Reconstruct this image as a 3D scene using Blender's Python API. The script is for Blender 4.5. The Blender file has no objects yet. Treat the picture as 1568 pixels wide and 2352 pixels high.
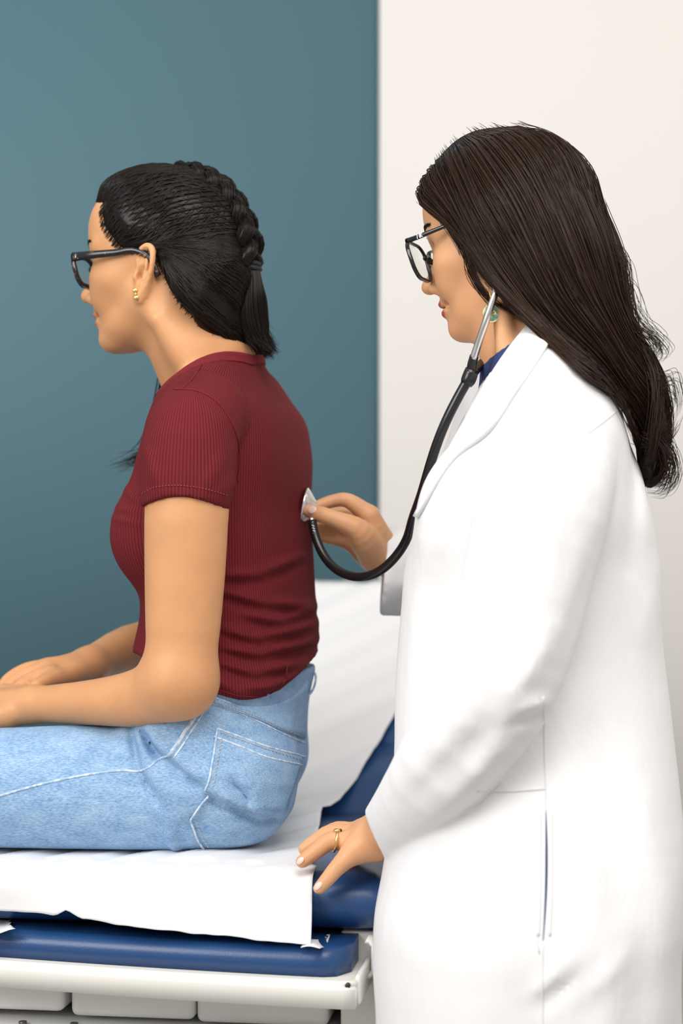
import bpy, math, random, time
import numpy as np
from mathutils import Vector, Matrix
from mathutils.bvhtree import BVHTree
T0 = time.time()
rng = np.random.default_rng(7)
random.seed(7)
SC = bpy.context.scene
COL = SC.collection

# ------------------------------------------------------------------ camera
FPX, HOR, ZC = 4200.0, 1250.0, 1.10          # focal length in px of a 1568x2352 frame, horizon row, camera height
cam = bpy.data.cameras.new('camera'); camo = bpy.data.objects.new('camera', cam); COL.objects.link(camo)
camo.location = (0, 0, ZC); camo.rotation_euler = (math.pi / 2, 0, 0)
cam.sensor_fit = 'VERTICAL'; cam.sensor_height = 36.0; cam.lens = FPX / 2352 * 36.0
cam.shift_y = (1176.0 - HOR) / 2352 * -1.0
cam.dof.use_dof = True; cam.dof.focus_distance = 2.02; cam.dof.aperture_fstop = 3.2
SC.camera = camo

# ------------------------------------------------------------------ light and exposure
W = bpy.data.worlds.new('World'); SC.world = W; W.use_nodes = True
bg = W.node_tree.nodes['Background']; bg.inputs[0].default_value = (1.0, 0.975, 0.95, 1); bg.inputs[1].default_value = 0.50
def area(name, loc, target, size, power, col=(1, 1, 1), size_y=None):
    l = bpy.data.lights.new(name, 'AREA'); o = bpy.data.objects.new(name, l); COL.objects.link(o)
    l.energy = power; l.color = col; l.size = size
    if size_y: l.shape = 'RECTANGLE'; l.size_y = size_y
    o.location = loc; o.rotation_euler = (Vector(target) - Vector(loc)).to_track_quat('-Z', 'Y').to_euler()
    return o
area('window_light', (-2.0, 0.1, 2.35), (0.0, 2.2, 1.1), 1.6, 53, (1.0, 0.985, 0.96), 1.5)
area('overhead_fill_light', (0.1, 0.9, 2.62), (0.1, 2.2, 1.0), 1.2, 24, (1.0, 0.975, 0.94), 1.2)
area('overhead_fill_light', (1.7, 1.3, 2.62), (0.35, 2.1, 1.0), 1.2, 15, (1.0, 0.94, 0.87), 1.2)  # unseen warm fill lamp, added to brighten the coat's back, shirt back and hair
SC.view_settings.view_transform = 'Standard'; SC.view_settings.look = 'None'
SC.view_settings.gamma = 1.0; SC.view_settings.use_curve_mapping = False
SC.view_settings.exposure = 0.25

# ------------------------------------------------------------------ helpers
def P(px, py, Y):
    return np.array([(px - 784.0) / FPX * Y, Y, ZC - (py - HOR) / FPX * Y])
def PV(px, py, Y): return Vector(P(px, py, Y))
def tag(o, label=None, cat=None, group=None, kind=None):
    if label: o['label'] = label
    if cat: o['category'] = cat
    if group: o['group'] = group
    if kind: o['kind'] = kind
    return o
def empty(name, loc=(0, 0, 0)):
    o = bpy.data.objects.new(name, None); COL.objects.link(o); o.location = loc; o.empty_display_size = .05
    return o
def link(name, me, mat=None, parent=None, smooth=True):
    o = bpy.data.objects.new(name, me); COL.objects.link(o)
    if mat: me.materials.append(mat)
    if smooth: me.polygons.foreach_set('use_smooth', np.ones(len(me.polygons), bool))
    if parent:
        o.parent = parent
        pl = Vector(parent.location); pp = parent.parent
        while pp: pl += Vector(pp.location); pp = pp.parent
        o.location = -pl
    return o
def mesh_np(name, V, F):
    """F: (n,3) or (n,4) int array, or list of such"""
    Fs = F if isinstance(F, list) else [F]
    Fs = [np.asarray(f, np.int32) for f in Fs if len(f)]
    me = bpy.data.meshes.new(name)
    V = np.asarray(V, np.float32)
    me.vertices.add(len(V)); me.vertices.foreach_set('co', V.ravel())
    loops = np.concatenate([f.ravel() for f in Fs]); sizes = np.concatenate([np.full(len(f), f.shape[1], np.int32) for f in Fs])
    starts = np.concatenate([[0], np.cumsum(sizes)[:-1]]).astype(np.int32)
    me.loops.add(len(loops)); me.loops.foreach_set('vertex_index', loops)
    me.polygons.add(len(sizes)); me.polygons.foreach_set('loop_start', starts)
    try: me.polygons.foreach_set('loop_total', sizes)
    except Exception: pass
    me.update(calc_edges=True); me.validate()
    return me
def fattr(me, name, vals):
    a = me.attributes.new(name, 'FLOAT', 'POINT'); a.data.foreach_set('value', np.asarray(vals, np.float32).ravel())
def sm01(x): x = np.clip(x, 0, 1); return x * x * (3 - 2 * x)

# ---- signed distance pieces (arrays of points, float32)
def smin(a, b, k):
    h = np.clip(.5 + .5 * (b - a) / k, 0, 1)
    return b * (1 - h) + a * h - k * h * (1 - h)
def smax(a, b, k): return -smin(-a, -b, k)
def rcone(p, a, b, ra, rb):
    a = np.asarray(a, np.float32); b = np.asarray(b, np.float32); ab = b - a
    t = np.clip(((p - a) @ ab) / max(float(ab @ ab), 1e-12), 0, 1)
    q = p - a - t[:, None] * ab
    return np.sqrt((q * q).sum(1)) - (ra + (rb - ra) * t)
def dens(pts, rad, m=3):
    pts = np.asarray(pts, float); rad = np.asarray(rad, float)
    if len(pts) < 3: return pts, rad
    s = np.arange(len(pts), dtype=float); t = np.linspace(0, len(pts) - 1, (len(pts) - 1) * m + 1)
    return np.stack([csp(t, s, pts[:, k]) for k in range(3)], 1), csp(t, s, rad)
def chain(p, pts, rad, k=.008, m=3):
    """smooth tapered sweep along a spline"""
    pts, rad = dens(pts, rad, m); pts = pts.astype(np.float32)
    c = pts.mean(0); rb = float((np.linalg.norm(pts - c, axis=1) + rad).max()); q = p - c
    dc = np.sqrt((q * q).sum(1)); near = dc < rb + .06
    out = (dc - rb).astype(np.float32)
    pn = p[near]; d = None
    for i in range(len(pts) - 1):
        e = rcone(pn, pts[i], pts[i + 1], rad[i], rad[i + 1])
        d = e if d is None else np.minimum(d, e)
    out[near] = d
    return out
def cull(p, f, c, rb, m=.05):
    """evaluate f only near its bounding ball"""
    q = p - np.asarray(c, np.float32); dc = np.sqrt((q * q).sum(1)); near = dc < rb + m
    out = (dc - rb).astype(np.float32)
    if near.any(): out[near] = f(p[near])
    return out
def ell(p, c, r, R=None):
    q = p - np.asarray(c, np.float32)
    if R is not None: q = q @ np.asarray(R, np.float32)
    r = np.asarray(r, np.float32)
    q1 = q / r; k0 = np.sqrt((q1 * q1).sum(1)); q2 = q1 / r; k1 = np.sqrt((q2 * q2).sum(1))
    return k0 * (k0 - 1) / np.maximum(k1, 1e-6)
def lin(z, zs, v): return np.interp(z, zs, v).astype(np.float32)
def csp(x, xs, ys):
    """smooth (Catmull-Rom) interpolation"""
    xs = np.asarray(xs, float); ys = np.asarray(ys, float)
    x = np.clip(np.asarray(x, float), xs[0], xs[-1])
    i = np.clip(np.searchsorted(xs, x) - 1, 0, len(xs) - 2)
    m = np.gradient(ys, xs)
    h = xs[i + 1] - xs[i]; t = (x - xs[i]) / h
    return (ys[i] * (2 * t**3 - 3 * t**2 + 1) + m[i] * h * (t**3 - 2 * t**2 + t) + ys[i + 1] * (-2 * t**3 + 3 * t**2) + m[i + 1] * h * (t**3 - t**2)).astype(np.float32)
def loft(p, rings, Yc, yaw, n=2.3, cap=.03):
    """stack of yawed superellipse slices; rings: (row, front px, back px, half width[, Y]) as seen at depth Yc"""
    r = np.array([(q + (Yc,))[:5] for q in rings], float)
    zs = ZC - (r[:, 0] - HOR) / FPX * r[:, 4]
    xf = (r[:, 1] - 784) / FPX * r[:, 4]; xb = (r[:, 2] - 784) / FPX * r[:, 4]
    o = np.argsort(zs); zs, xf, xb, b, yy = zs[o], xf[o], xb[o], r[o, 3], r[o, 4]
    c, s = math.cos(yaw), math.sin(yaw)
    z = p[:, 2]
    XF, XB, B, YY = csp(z, zs, xf), csp(z, zs, xb), csp(z, zs, b), csp(z, zs, yy)
    E = (XB - XF) / 2; A = np.sqrt(np.maximum(E * E - (B * s) ** 2, (.3 * E) ** 2)) / c
    dx = p[:, 0] - (XF + XB) / 2; dy = p[:, 1] - YY
    u = np.abs(-dx * c + dy * s) / A; v = np.abs(-dx * s - dy * c) / B
    rho = (u ** n + v ** n) ** (1 / n)
    rad = np.sqrt(dx * dx + dy * dy)
    d = rad * (1 - 1 / np.maximum(rho, 1e-3)); d = np.where(rho < .2, -.8 * np.minimum(A, B), d)
    zo = np.maximum(zs[0] - z, z - zs[-1])
    return np.where(zo > 0, np.sqrt(np.maximum(d, 0) ** 2 + zo ** 2), np.maximum(d, zo - 0)).astype(np.float32) if cap is None else smax(d, zo, cap)
def fold(p, a, b, w, amp, ylim=None):
    """ridge (amp>0) or groove along a segment as seen in the x-z plane"""
    a2 = np.array([a[0], a[2]], np.float32); b2 = np.array([b[0], b[2]], np.float32); ab = b2 - a2
    q = p[:, [0, 2]] - a2; t = np.clip((q @ ab) / float(ab @ ab), 0, 1)
    e = q - t[:, None] * ab; d2 = (e * e).sum(1)
    f = np.exp(-d2 / (w * w)) * np.sin(np.pi * (.12 + .76 * t))
    if ylim is not None: f = f * (p[:, 1] < ylim)
    return -amp * f

def axis(lo, hi, h, fine=()):
    out = [lo]; x = lo
    while x < hi:
        st = h
        for a, b, hf in fine:
            if a <= x <= b: st = min(st, hf)
        x += st; out.append(x)
    return np.array(out, np.float32)
def surfnets(f, xs, ys, zs, smooth=2, S=5, lim=2.0):
    def pad(a):
        m = (-(len(a) - 1)) % S
        return np.concatenate([a, a[-1] + (a[-1] - a[-2]) * np.arange(1, m + 1)]).astype(np.float32) if m else a
    xs, ys, zs = pad(xs), pad(ys), pad(zs)
    nx, ny, nz = len(xs), len(ys), len(zs)
    cx, cy, cz = (xs[:-1:S] + xs[S::S]) / 2, (ys[:-1:S] + ys[S::S]) / 2, (zs[:-1:S] + zs[S::S]) / 2
    hx, hy, hz = (xs[S::S] - xs[:-1:S]) / 2, (ys[S::S] - ys[:-1:S]) / 2, (zs[S::S] - zs[:-1:S]) / 2
    G = np.stack(np.meshgrid(cx, cy, cz, indexing='ij'), -1).reshape(-1, 3)
    FC = f(G).reshape(len(cx), len(cy), len(cz))
    diag = np.sqrt(hx[:, None, None] ** 2 + hy[None, :, None] ** 2 + hz[None, None, :] ** 2)
    act = np.abs(FC) < diag * lim
    F = np.empty((nx, ny, nz), np.float32)
    up = np.repeat(np.repeat(np.repeat(np.where(FC < 0, -1.0, 1.0).astype(np.float32), S, 0), S, 1), S, 2)
    F[:-1, :-1, :-1] = up; F[-1] = 1; F[:, -1] = 1; F[:, :, -1] = 1
    M = np.zeros((nx, ny, nz), bool)
    ia, ja, ka = np.nonzero(act)
    for a in range(S + 1):
        for b in range(S + 1):
            for c in range(S + 1):
                M[ia * S + a, ja * S + b, ka * S + c] = True
    I, J, K = np.nonzero(M)
    for s in range(0, len(I), 400000):
        e = slice(s, s + 400000)
        F[I[e], J[e], K[e]] = f(np.stack([xs[I[e]], ys[J[e]], zs[K[e]]], 1))
    F[0] = np.abs(F[0]) + 1e-6; F[-1] = 1; F[:, 0] = np.abs(F[:, 0]) + 1e-6; F[:, -1] = 1; F[:, :, 0] = np.abs(F[:, :, 0]) + 1e-6; F[:, :, -1] = 1
    N = F < 0
    cnt = np.zeros((nx - 1, ny - 1, nz - 1), np.int8)
    for a in (0, 1):
        for b in (0, 1):
            for c in (0, 1):
                cnt += N[a:nx - 1 + a, b:ny - 1 + b, c:nz - 1 + c]
    ci, cj, ck = np.nonzero((cnt > 0) & (cnt < 8))
    idx = np.full(cnt.shape, -1, np.int32); idx[ci, cj, ck] = np.arange(len(ci))
    acc = np.zeros((len(ci), 3)); n = np.zeros(len(ci))
    cor = [(a, b, c) for a in (0, 1) for b in (0, 1) for c in (0, 1)]
    ax = (xs, ys, zs)
    for p0 in cor:
        for d in range(3):
            if p0[d]: continue
            p1 = list(p0); p1[d] = 1
            f0 = F[ci + p0[0], cj + p0[1], ck + p0[2]]; f1 = F[ci + p1[0], cj + p1[1], ck + p1[2]]
            m = (f0 < 0) != (f1 < 0)
            t = np.where(m, f0 / np.where(m, f0 - f1, 1), 0)
            q0 = [xs[ci + p0[0]], ys[cj + p0[1]], zs[ck + p0[2]]]; q1 = [xs[ci + p1[0]], ys[cj + p1[1]], zs[ck + p1[2]]]
            for k in range(3): acc[:, k] += np.where(m, q0[k] + t * (q1[k] - q0[k]), 0)
            n += m
    V = acc / n[:, None]
    Q = []
    for d in range(3):
        sl0 = [slice(1, -1)] * 3; sl0[d] = slice(0, -1); sl1 = [slice(1, -1)] * 3; sl1[d] = slice(1, None)
        a = N[tuple(sl0)]; b = N[tuple(sl1)]
        for flip, m in ((False, a & ~b), (True, ~a & b)):
            I, J, K = np.nonzero(m); I = I + (d != 0); J = J + (d != 1); K = K + (d != 2)
            o = [(0, 0), (1, 0), (1, 1), (0, 1)]
            qs = []
            for (s, t) in o:
                off = [0, 0, 0]; off[(d + 1) % 3] = -s; off[(d + 2) % 3] = -t
                qs.append(idx[I + off[0], J + off[1], K + off[2]])
            q = np.stack(qs, 1)
            Q.append(q[:, ::-1] if flip else q)
    Q = np.concatenate(Q)
    Q = Q[(Q >= 0).all(1)]
    if smooth:
        E = np.unique(np.sort(np.concatenate([Q[:, [0, 1]], Q[:, [1, 2]], Q[:, [2, 3]], Q[:, [3, 0]]]), 1), axis=0)
        deg = np.bincount(E.ravel(), minlength=len(V))[:, None]
        for it in range(smooth * 2):
            A = np.stack([np.bincount(E[:, 0], V[E[:, 1], k], len(V)) + np.bincount(E[:, 1], V[E[:, 0], k], len(V)) for k in range(3)], 1) / np.maximum(deg, 1)
            V = V + (.52 if it % 2 == 0 else -.5) * (A - V)
    return V, Q
def sdf_obj(name, f, lo, hi, h, fine=((), (), ()), mat=None, parent=None, smooth=2, S=5, lim=2.0):
    t = time.time()
    xs, ys, zs = (axis(lo[k], hi[k], h, fine[k]) for k in range(3))
    V, Q = surfnets(f, xs, ys, zs, smooth, S, lim)
    me = mesh_np(name, V, Q)
    o = link(name, me, mat, parent)
    print('%-14s %7d verts %.1fs' % (name, len(V), time.time() - t))
    o_v = V
    return o, V
def bvh_of(o): 
    me = o.data
    V = [v.co.copy() for v in me.vertices]
    return BVHTree.FromPolygons(V, [tuple(p.vertices) for p in me.polygons])
def cast(bvh, px, py, off=0.0, bias=None):
    """point of a surface seen at a pixel, lifted off along its normal"""
    o = Vector((0, 0, ZC)); d = (PV(px, py, 1.0) - o).normalized()
    h = bvh.ray_cast(o, d)
    if h[0] is None:
        h = bvh.find_nearest(PV(px, py, bias or 2.1))
    n = h[1]
    if n.dot(d) > 0: n = -n
    return h[0] + n * off, n
def resample(pts, n):
    pts = np.asarray(pts, float); s = np.concatenate([[0], np.cumsum(np.linalg.norm(np.diff(pts, axis=0), axis=1))])
    t = np.linspace(0, s[-1], n)
    return np.stack([csp(t, s, pts[:, k]) if len(pts) > 2 else np.interp(t, s, pts[:, k]) for k in range(pts.shape[1])], 1)
def tube_arrays(path, rad, seg=8, closed=False, flat=1.0, upv=None):
    path = np.asarray(path, float); n = len(path)
    rad = np.broadcast_to(np.asarray(rad, float), (n,))
    tg = np.gradient(path, axis=0) if not closed else np.roll(path, -1, 0) - np.roll(path, 1, 0)
    tg /= np.maximum(np.linalg.norm(tg, axis=1), 1e-9)[:, None]
    u = np.cross(tg[0], [0, 0, 1.0] if abs(tg[0][2]) < .9 else [1.0, 0, 0]) if upv is None else np.cross(tg[0], upv)
    V = []
    for i in range(n):
        if upv is not None: u = np.cross(tg[i], upv)
        u = u - tg[i] * (u @ tg[i]); u /= max(np.linalg.norm(u), 1e-9); w = np.cross(tg[i], u)
        for k in range(seg):
            a = 2 * math.pi * k / seg
            V.append(path[i] + rad[i] * (math.cos(a) * u + flat * math.sin(a) * w))
    F = []
    m = n if closed else n - 1
    for i in range(m):
        j = (i + 1) % n
        for k in range(seg):
            l = (k + 1) % seg
            F.append((i * seg + k, i * seg + l, j * seg + l, j * seg + k))
    return np.array(V), np.array(F), n
def tube(name, path, rad, mat, parent=None, seg=8, closed=False, flat=1.0, upv=None, n=None):
    if n: path = resample(path, n)
    V, F, n = tube_arrays(path, rad, seg, closed, flat, upv)
    fs = [F]
    if not closed:
        c0, c1 = len(V), len(V) + 1
        V = np.vstack([V, np.asarray(path[0]), np.asarray(path[-1])])
        fs.append(np.array([(c0, (k + 1) % seg, k) for k in range(seg)] + [(c1, (n - 1) * seg + k, (n - 1) * seg + (k + 1) % seg) for k in range(seg)]))
    return link(name, mesh_np(name, V, fs), mat, parent)
def tubes(name, paths, rad, mat, parent=None, seg=4):
    """several short pieces of one part (stitches) as one mesh"""
    VV, FF, b = [], [], 0
    for pth in paths:
        V, F, n = tube_arrays(pth, rad, seg); VV.append(V); FF.append(F + b); b += len(V)
    return link(name, mesh_np(name, np.vstack(VV), np.vstack(FF)), mat, parent)
def seam(name, bvh, pix, rad, mat, parent, off=0.0, n=30, seg=6, flat=1.0, bias=None):
    q = resample(pix, n)
    pts = [cast(bvh, x, y, off, bias)[0] for x, y in q]
    return tube(name, [tuple(p) for p in pts], rad, mat, parent, seg)
def stitches(name, bvh, pix, rad, mat, parent, off=.0008, step=9, gap=.35):
    pix = np.asarray(pix, float)
    L = np.linalg.norm(np.diff(pix, axis=0), axis=1).sum(); m = max(2, int(L / step))
    q = resample(pix, m * 4 + 1); ps = []
    for i in range(m):
        ps.append([tuple(cast(bvh, *q[i * 4 + k], off)[0]) for k in (0, 1, 2, 3)][:3 if gap > .3 else 4])
    return tag(tubes(name, ps, rad, mat, parent), kind='stuff')
def patch(name, bvh, A, B, off, th, mat, parent, nu=30, nv=10, smooth=True, bias=None, edge=0.0):
    """sheet laid on a surface between two pixel polylines"""
    a = resample(A, nu); b = resample(B, nu)
    V = []
    for lift in (off, off - th):
        for i in range(nu):
            for j in range(nv):
                q = a[i] + (b[i] - a[i]) * j / (nv - 1)
                p, n = cast(bvh, q[0], q[1], lift, bias)
                V.append(tuple(p))
    V = np.array(V); m = nu * nv; F = []
    for i in range(nu - 1):
        for j in range(nv - 1):
            k = i * nv + j
            F.append((k, k + 1, k + nv + 1, k + nv)); F.append((m + k, m + k + nv, m + k + nv + 1, m + k + 1))
    for i in range(nu - 1):
        k = i * nv; F.append((k, k + nv, m + k + nv, m + k)); k = i * nv + nv - 1; F.append((k, m + k, m + k + nv, k + nv))
    for j in range(nv - 1):
        F.append((j, m + j, m + j + 1, j + 1)); k = (nu - 1) * nv + j; F.append((k, k + 1, m + k + 1, m + k))
    return link(name, mesh_np(name, V, np.array(F)), mat, parent, smooth)
def box_arrays(c, s, R=None):
    c = np.asarray(c, float); s = np.asarray(s, float) / 2
    v = np.array([[x, y, z] for x in (-1, 1) for y in (-1, 1) for z in (-1, 1)]) * s
    if R is not None: v = v @ np.asarray(R).T
    return v + c, np.array([(0, 1, 3, 2), (4, 6, 7, 5), (0, 4, 5, 1), (2, 3, 7, 6), (0, 2, 6, 4), (1, 5, 7, 3)])
def bevel(o, w, seg=3, angle=40):
    m = o.modifiers.new('bevel', 'BEVEL'); m.width = w; m.segments = seg; m.limit_method = 'ANGLE'; m.angle_limit = math.radians(angle)
    return o
def box(name, c, s, mat, parent=None, R=None, bev=0.0, seg=3):
    o = link(name, mesh_np(name, *box_arrays(c, s, R)), mat, parent, smooth=bev > 0)
    if bev: bevel(o, bev, seg)
    return o

# ------------------------------------------------------------------ materials
def mat(name, col, rough=.5, **kw):
    m = bpy.data.materials.new(name); m.use_nodes = True; nt = m.node_tree; b = nt.nodes['Principled BSDF']
    b.inputs['Base Color'].default_value = (*col, 1); b.inputs['Roughness'].default_value = rough
    for k, v in kw.items():
        b.inputs[k.replace('_', ' ')].default_value = v
    return m
def N(m, t, **kw):
    n = m.node_tree.nodes.new(t)
    for k, v in kw.items(): setattr(n, k, v)
    return n
def L(m, a, b): m.node_tree.links.new(a, b)
def bsdf(m): return m.node_tree.nodes['Principled BSDF']
def noise_col(m, c1, c2, scale=20, detail=4, stretch=(1, 1, 1), lo=.35, hi=.65, src=None):
    tc = N(m, 'ShaderNodeTexCoord'); mp = N(m, 'ShaderNodeMapping'); mp.inputs['Scale'].default_value = stretch
    nz = N(m, 'ShaderNodeTexNoise'); nz.inputs['Scale'].default_value = scale; nz.inputs['Detail'].default_value = detail
    cr = N(m, 'ShaderNodeValToRGB'); cr.color_ramp.elements[0].position = lo; cr.color_ramp.elements[1].position = hi
    cr.color_ramp.elements[0].color = (*c1, 1); cr.color_ramp.elements[1].color = (*c2, 1)
    L(m, tc.outputs['Object'], mp.inputs[0]); L(m, mp.outputs[0], nz.inputs[0]); L(m, nz.outputs[0], cr.inputs[0])
    L(m, cr.outputs[0], bsdf(m).inputs['Base Color'])
    return cr
def noise_bump(m, scale, strength, dist=.001, detail=3, stretch=(1, 1, 1)):
    tc = N(m, 'ShaderNodeTexCoord'); mp = N(m, 'ShaderNodeMapping'); mp.inputs['Scale'].default_value = stretch
    nz = N(m, 'ShaderNodeTexNoise'); nz.inputs['Scale'].default_value = scale; nz.inputs['Detail'].default_value = detail
    bp = N(m, 'ShaderNodeBump'); bp.inputs['Strength'].default_value = strength; bp.inputs['Distance'].default_value = dist
    L(m, tc.outputs['Object'], mp.inputs[0]); L(m, mp.outputs[0], nz.inputs[0]); L(m, nz.outputs[0], bp.inputs['Height'])
    L(m, bp.outputs[0], bsdf(m).inputs['Normal'])
    return bp
M = {}
def skin(name, col, lip):
    m = mat(name, col, .48, Subsurface_Weight=.18, Subsurface_Scale=.008)
    bsdf(m).inputs['Subsurface Radius'].default_value = (1.0, .4, .2); bsdf(m).inputs['Specular IOR Level'].default_value = .4
    cr = noise_col(m, tuple(c * .93 for c in col), tuple(min(1, c * 1.06) for c in col), 14, 5)
    at = N(m, 'ShaderNodeAttribute', attribute_name='lips'); mx = N(m, 'ShaderNodeMix', data_type='RGBA')
    mx.inputs[7].default_value = (*lip, 1)
    L(m, at.outputs['Fac'], mx.inputs[0]); L(m, cr.outputs[0], mx.inputs[6]); L(m, mx.outputs[2], bsdf(m).inputs['Base Color'])
    noise_bump(m, 420, .12, .0006)
    return m
M['skin_p'] = skin('patient_skin', (.61, .305, .140), (.42, .15, .11))
M['skin_d'] = skin('doctor_skin', (.66, .345, .175), (.48, .07, .09))
M['teal'] = mat('teal_paint', (.085, .182, .228), .62); noise_bump(M['teal'], 240, .06, .0006)
M['white_paint'] = mat('white_paint', (.69, .67, .64), .6); noise_bump(M['white_paint'], 240, .06, .0006)
M['floor'] = mat('vinyl_floor', (.42, .40, .37), .35); noise_col(M['floor'], (.38, .36, .33), (.46, .44, .41), 9)
M['vinyl'] = mat('blue_vinyl', (.012, .055, .17), .34, Specular_IOR_Level=.5); noise_bump(M['vinyl'], 480, .22, .0007)
M['enamel'] = mat('cream_enamel', (.80, .785, .74), .28)
M['panel'] = mat('white_plastic', (.80, .80, .78), .18)
M['grey_metal'] = mat('grey_enamel', (.33, .33, .32), .35)
M['black'] = mat('black_plastic', (.012, .012, .013), .45)
M['bolt'] = mat('dark_steel', (.16, .15, .14), .3, Metallic=.8)
M['paper'] = mat('exam_paper', (.76, .76, .77), .75); noise_bump(M['paper'], 90, .10, .0012, 5)

# ------------------------------------------------------------------ strands
def strands(name, paths, rad, mat_, parent, sides=3, val=None):
    """paths (n,m,3): tapered hairs as one mesh"""
    paths = np.asarray(paths, np.float32); n, m, _ = paths.shape
    tg = np.gradient(paths, axis=1); tg /= np.maximum(np.linalg.norm(tg, axis=2, keepdims=True), 1e-9)
    ref = np.array([.13, -.95, .28], np.float32)
    u = np.cross(tg, ref); u /= np.maximum(np.linalg.norm(u, axis=2, keepdims=True), 1e-9); w = np.cross(tg, u)
    t = np.linspace(0, 1, m); prof = np.clip(np.minimum(t / .04 + .35, (1 - t) / .35 + .12), 0, 1)
    r = (np.broadcast_to(np.asarray(rad, np.float32), (n,))[:, None] * prof[None])[..., None]
    V = np.stack([paths + r * (math.cos(2 * math.pi * k / sides) * u + math.sin(2 * math.pi * k / sides) * w) for k in range(sides)], 2)
    i = np.arange(n)[:, None, None]; j = np.arange(m - 1)[None, :, None]; k = np.arange(sides)[None, None, :]; l = (k + 1) % sides
    b = (i * m + j) * sides
    F = np.stack([b + k, b + l, b + sides + l, b + sides + k], -1).reshape(-1, 4)
    me = mesh_np(name, V.reshape(-1, 3), F)
    val = rng.random(n) if val is None else val
    fattr(me, 'shade', np.repeat(val, m * sides))
    return link(name, me, mat_, parent)
def hair_mat(name, dark, light, rough=.32):
    m = mat(name, dark, rough, Specular_IOR_Level=.17)
    at = N(m, 'ShaderNodeAttribute', attribute_name='shade'); cr = N(m, 'ShaderNodeValToRGB')
    cr.color_ramp.elements[0].color = (*dark, 1); cr.color_ramp.elements[1].color = (*light, 1)
    L(m, at.outputs['Fac'], cr.inputs[0]); L(m, cr.outputs[0], bsdf(m).inputs['Base Color'])
    return m
M['hair_p'] = hair_mat('black_hair', (.004, .0035, .0035), (.018, .013, .010), .28)
M['hair_d'] = hair_mat('dark_brown_hair', (.006, .0035, .0025), (.040, .021, .012), .34)
def poly_sd(x, z, poly):
    """2d polygon signed distance, negative inside"""
    poly = np.asarray(poly, np.float32); n = len(poly)
    d = np.full(len(x), 1e9, np.float32); ins = np.zeros(len(x), bool)
    for i in range(n):
        a, b = poly[i], poly[(i + 1) % n]; e = b - a
        wx, wz = x - a[0], z - a[1]
        t = np.clip((wx * e[0] + wz * e[1]) / max(float(e @ e), 1e-12), 0, 1)
        d = np.minimum(d, (wx - e[0] * t) ** 2 + (wz - e[1] * t) ** 2)
        c = (a[1] > z) != (b[1] > z)
        xi = a[0] + (z - a[1]) / (b[1] - a[1] if b[1] != a[1] else 1e-9) * e[0]
        ins ^= c & (x < xi)
    d = np.sqrt(d)
    return np.where(ins, -d, d)
# ================================================================== the room
YW = 3.42                                             # back wall
XB = (870 - 784) / FPX * YW
def wall(name, c, s, m): return tag(box(name, c, s, m), kind='structure')
tag(box('wall_back', ((XB - 3.2) / 2 - .0, YW + .05, 1.35), (XB + 3.2, .10, 2.7), M['teal']), 'teal painted back wall behind the exam table', kind='structure')
o = tag(box('wall_right', ((XB + 2.6) / 2, YW + .035, 1.35), (2.6 - XB, .10, 2.7), M['white_paint'], bev=.006), 'warm white wall section beside the teal wall', kind='structure')
tag(box('floor', (-.3, .9, -.02), (5.8, 5.3, .04), M['floor']), 'beige vinyl floor', kind='structure')
tag(box('baseboard_back', ((XB - 3.2) / 2, YW - .006, .05), (XB + 3.2, .012, .10), M['white_paint']), 'white baseboard under the teal wall', kind='structure')
tag(box('baseboard_right', ((XB + 2.6) / 2, YW - .021, .05), (2.6 - XB, .012, .10), M['white_paint']), 'white baseboard under the white wall', kind='structure')

# ================================================================== exam table (foot end towards the camera)
TH = math.radians(8); CT, ST = math.cos(TH), math.sin(TH)
TC = np.array([.040, 1.945])                           # near right corner of the seat
SEAT = .745
def TT(u, v, z): return np.array([TC[0] - u * CT + v * ST, TC[1] + u * ST + v * CT, z])
TR = np.array([[-CT, ST, 0], [ST, CT, 0], [0, 0, 1.0]])  # columns u, v, z
RU = np.stack([TR[:, 0] * 0 + np.array([-CT, ST, 0]), np.array([ST, CT, 0]), np.array([0, 0, 1.0])], 1)
table = empty('exam_table', tuple(TT(.28, .55, 0)))
tag(table, 'blue vinyl exam table with cream metal frame and raised backrest', 'exam table')
def tbox(name, u0, u1, v0, v1, z0, z1, m, bev=.004, parent=table, seg=3):
    c = TT((u0 + u1) / 2, (v0 + v1) / 2, (z0 + z1) / 2)
    R = RU.copy(); R[:, 0] *= -1                       # keep it right-handed
    return box(name, c, (u1 - u0, v1 - v0, z1 - z0), m, parent, R, bev, seg)
def sheet_solid(name, uvz, th, m, parent, nu, nv):
    pass
TW = .565
# seat cushion: thick, with a rolled front edge
seat_prof = []
for k in range(13):
    a = math.pi * (.5 + k / 12)                         # rolled nose from top over the front to the bottom
    seat_prof.append((.040 + .040 * math.cos(a), SEAT - .031 + .031 * math.sin(a)))
prof = [(.47, SEAT - .002), (.30, SEAT), (.12, SEAT)] + seat_prof + [(.30, SEAT - .062), (.47, SEAT - .062)]
def extrude_u(name, prof, us, m, parent, closed=True):
    V, F = [], []; n = len(prof)
    for i, (u, sc) in enumerate(us):
        cv = sum(q[0] for q in prof) / n; cz = sum(q[1] for q in prof) / n
        for v, z in prof: V.append(TT(u, cv + (v - cv) * (1 - sc * .12), cz + (z - cz) * (1 - sc)))
    for i in range(len(us) - 1):
        for k in range(n):
            l = (k + 1) % n
            F.append((i * n + k, (i + 1) * n + k, (i + 1) * n + l, i * n + l))
    caps = [tuple(range(n)), tuple(range((len(us) - 1) * n + n - 1, (len(us) - 1) * n - 1, -1))]
    me = bpy.data.meshes.new(name); me.from_pydata([tuple(v) for v in V], [], [tuple(f) for f in F] + caps); me.update()
    return link(name, me, m, parent)
ends = [(-.0, .55), (.003, .30), (.010, .12), (.022, .03), (.04, 0)] 
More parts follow.
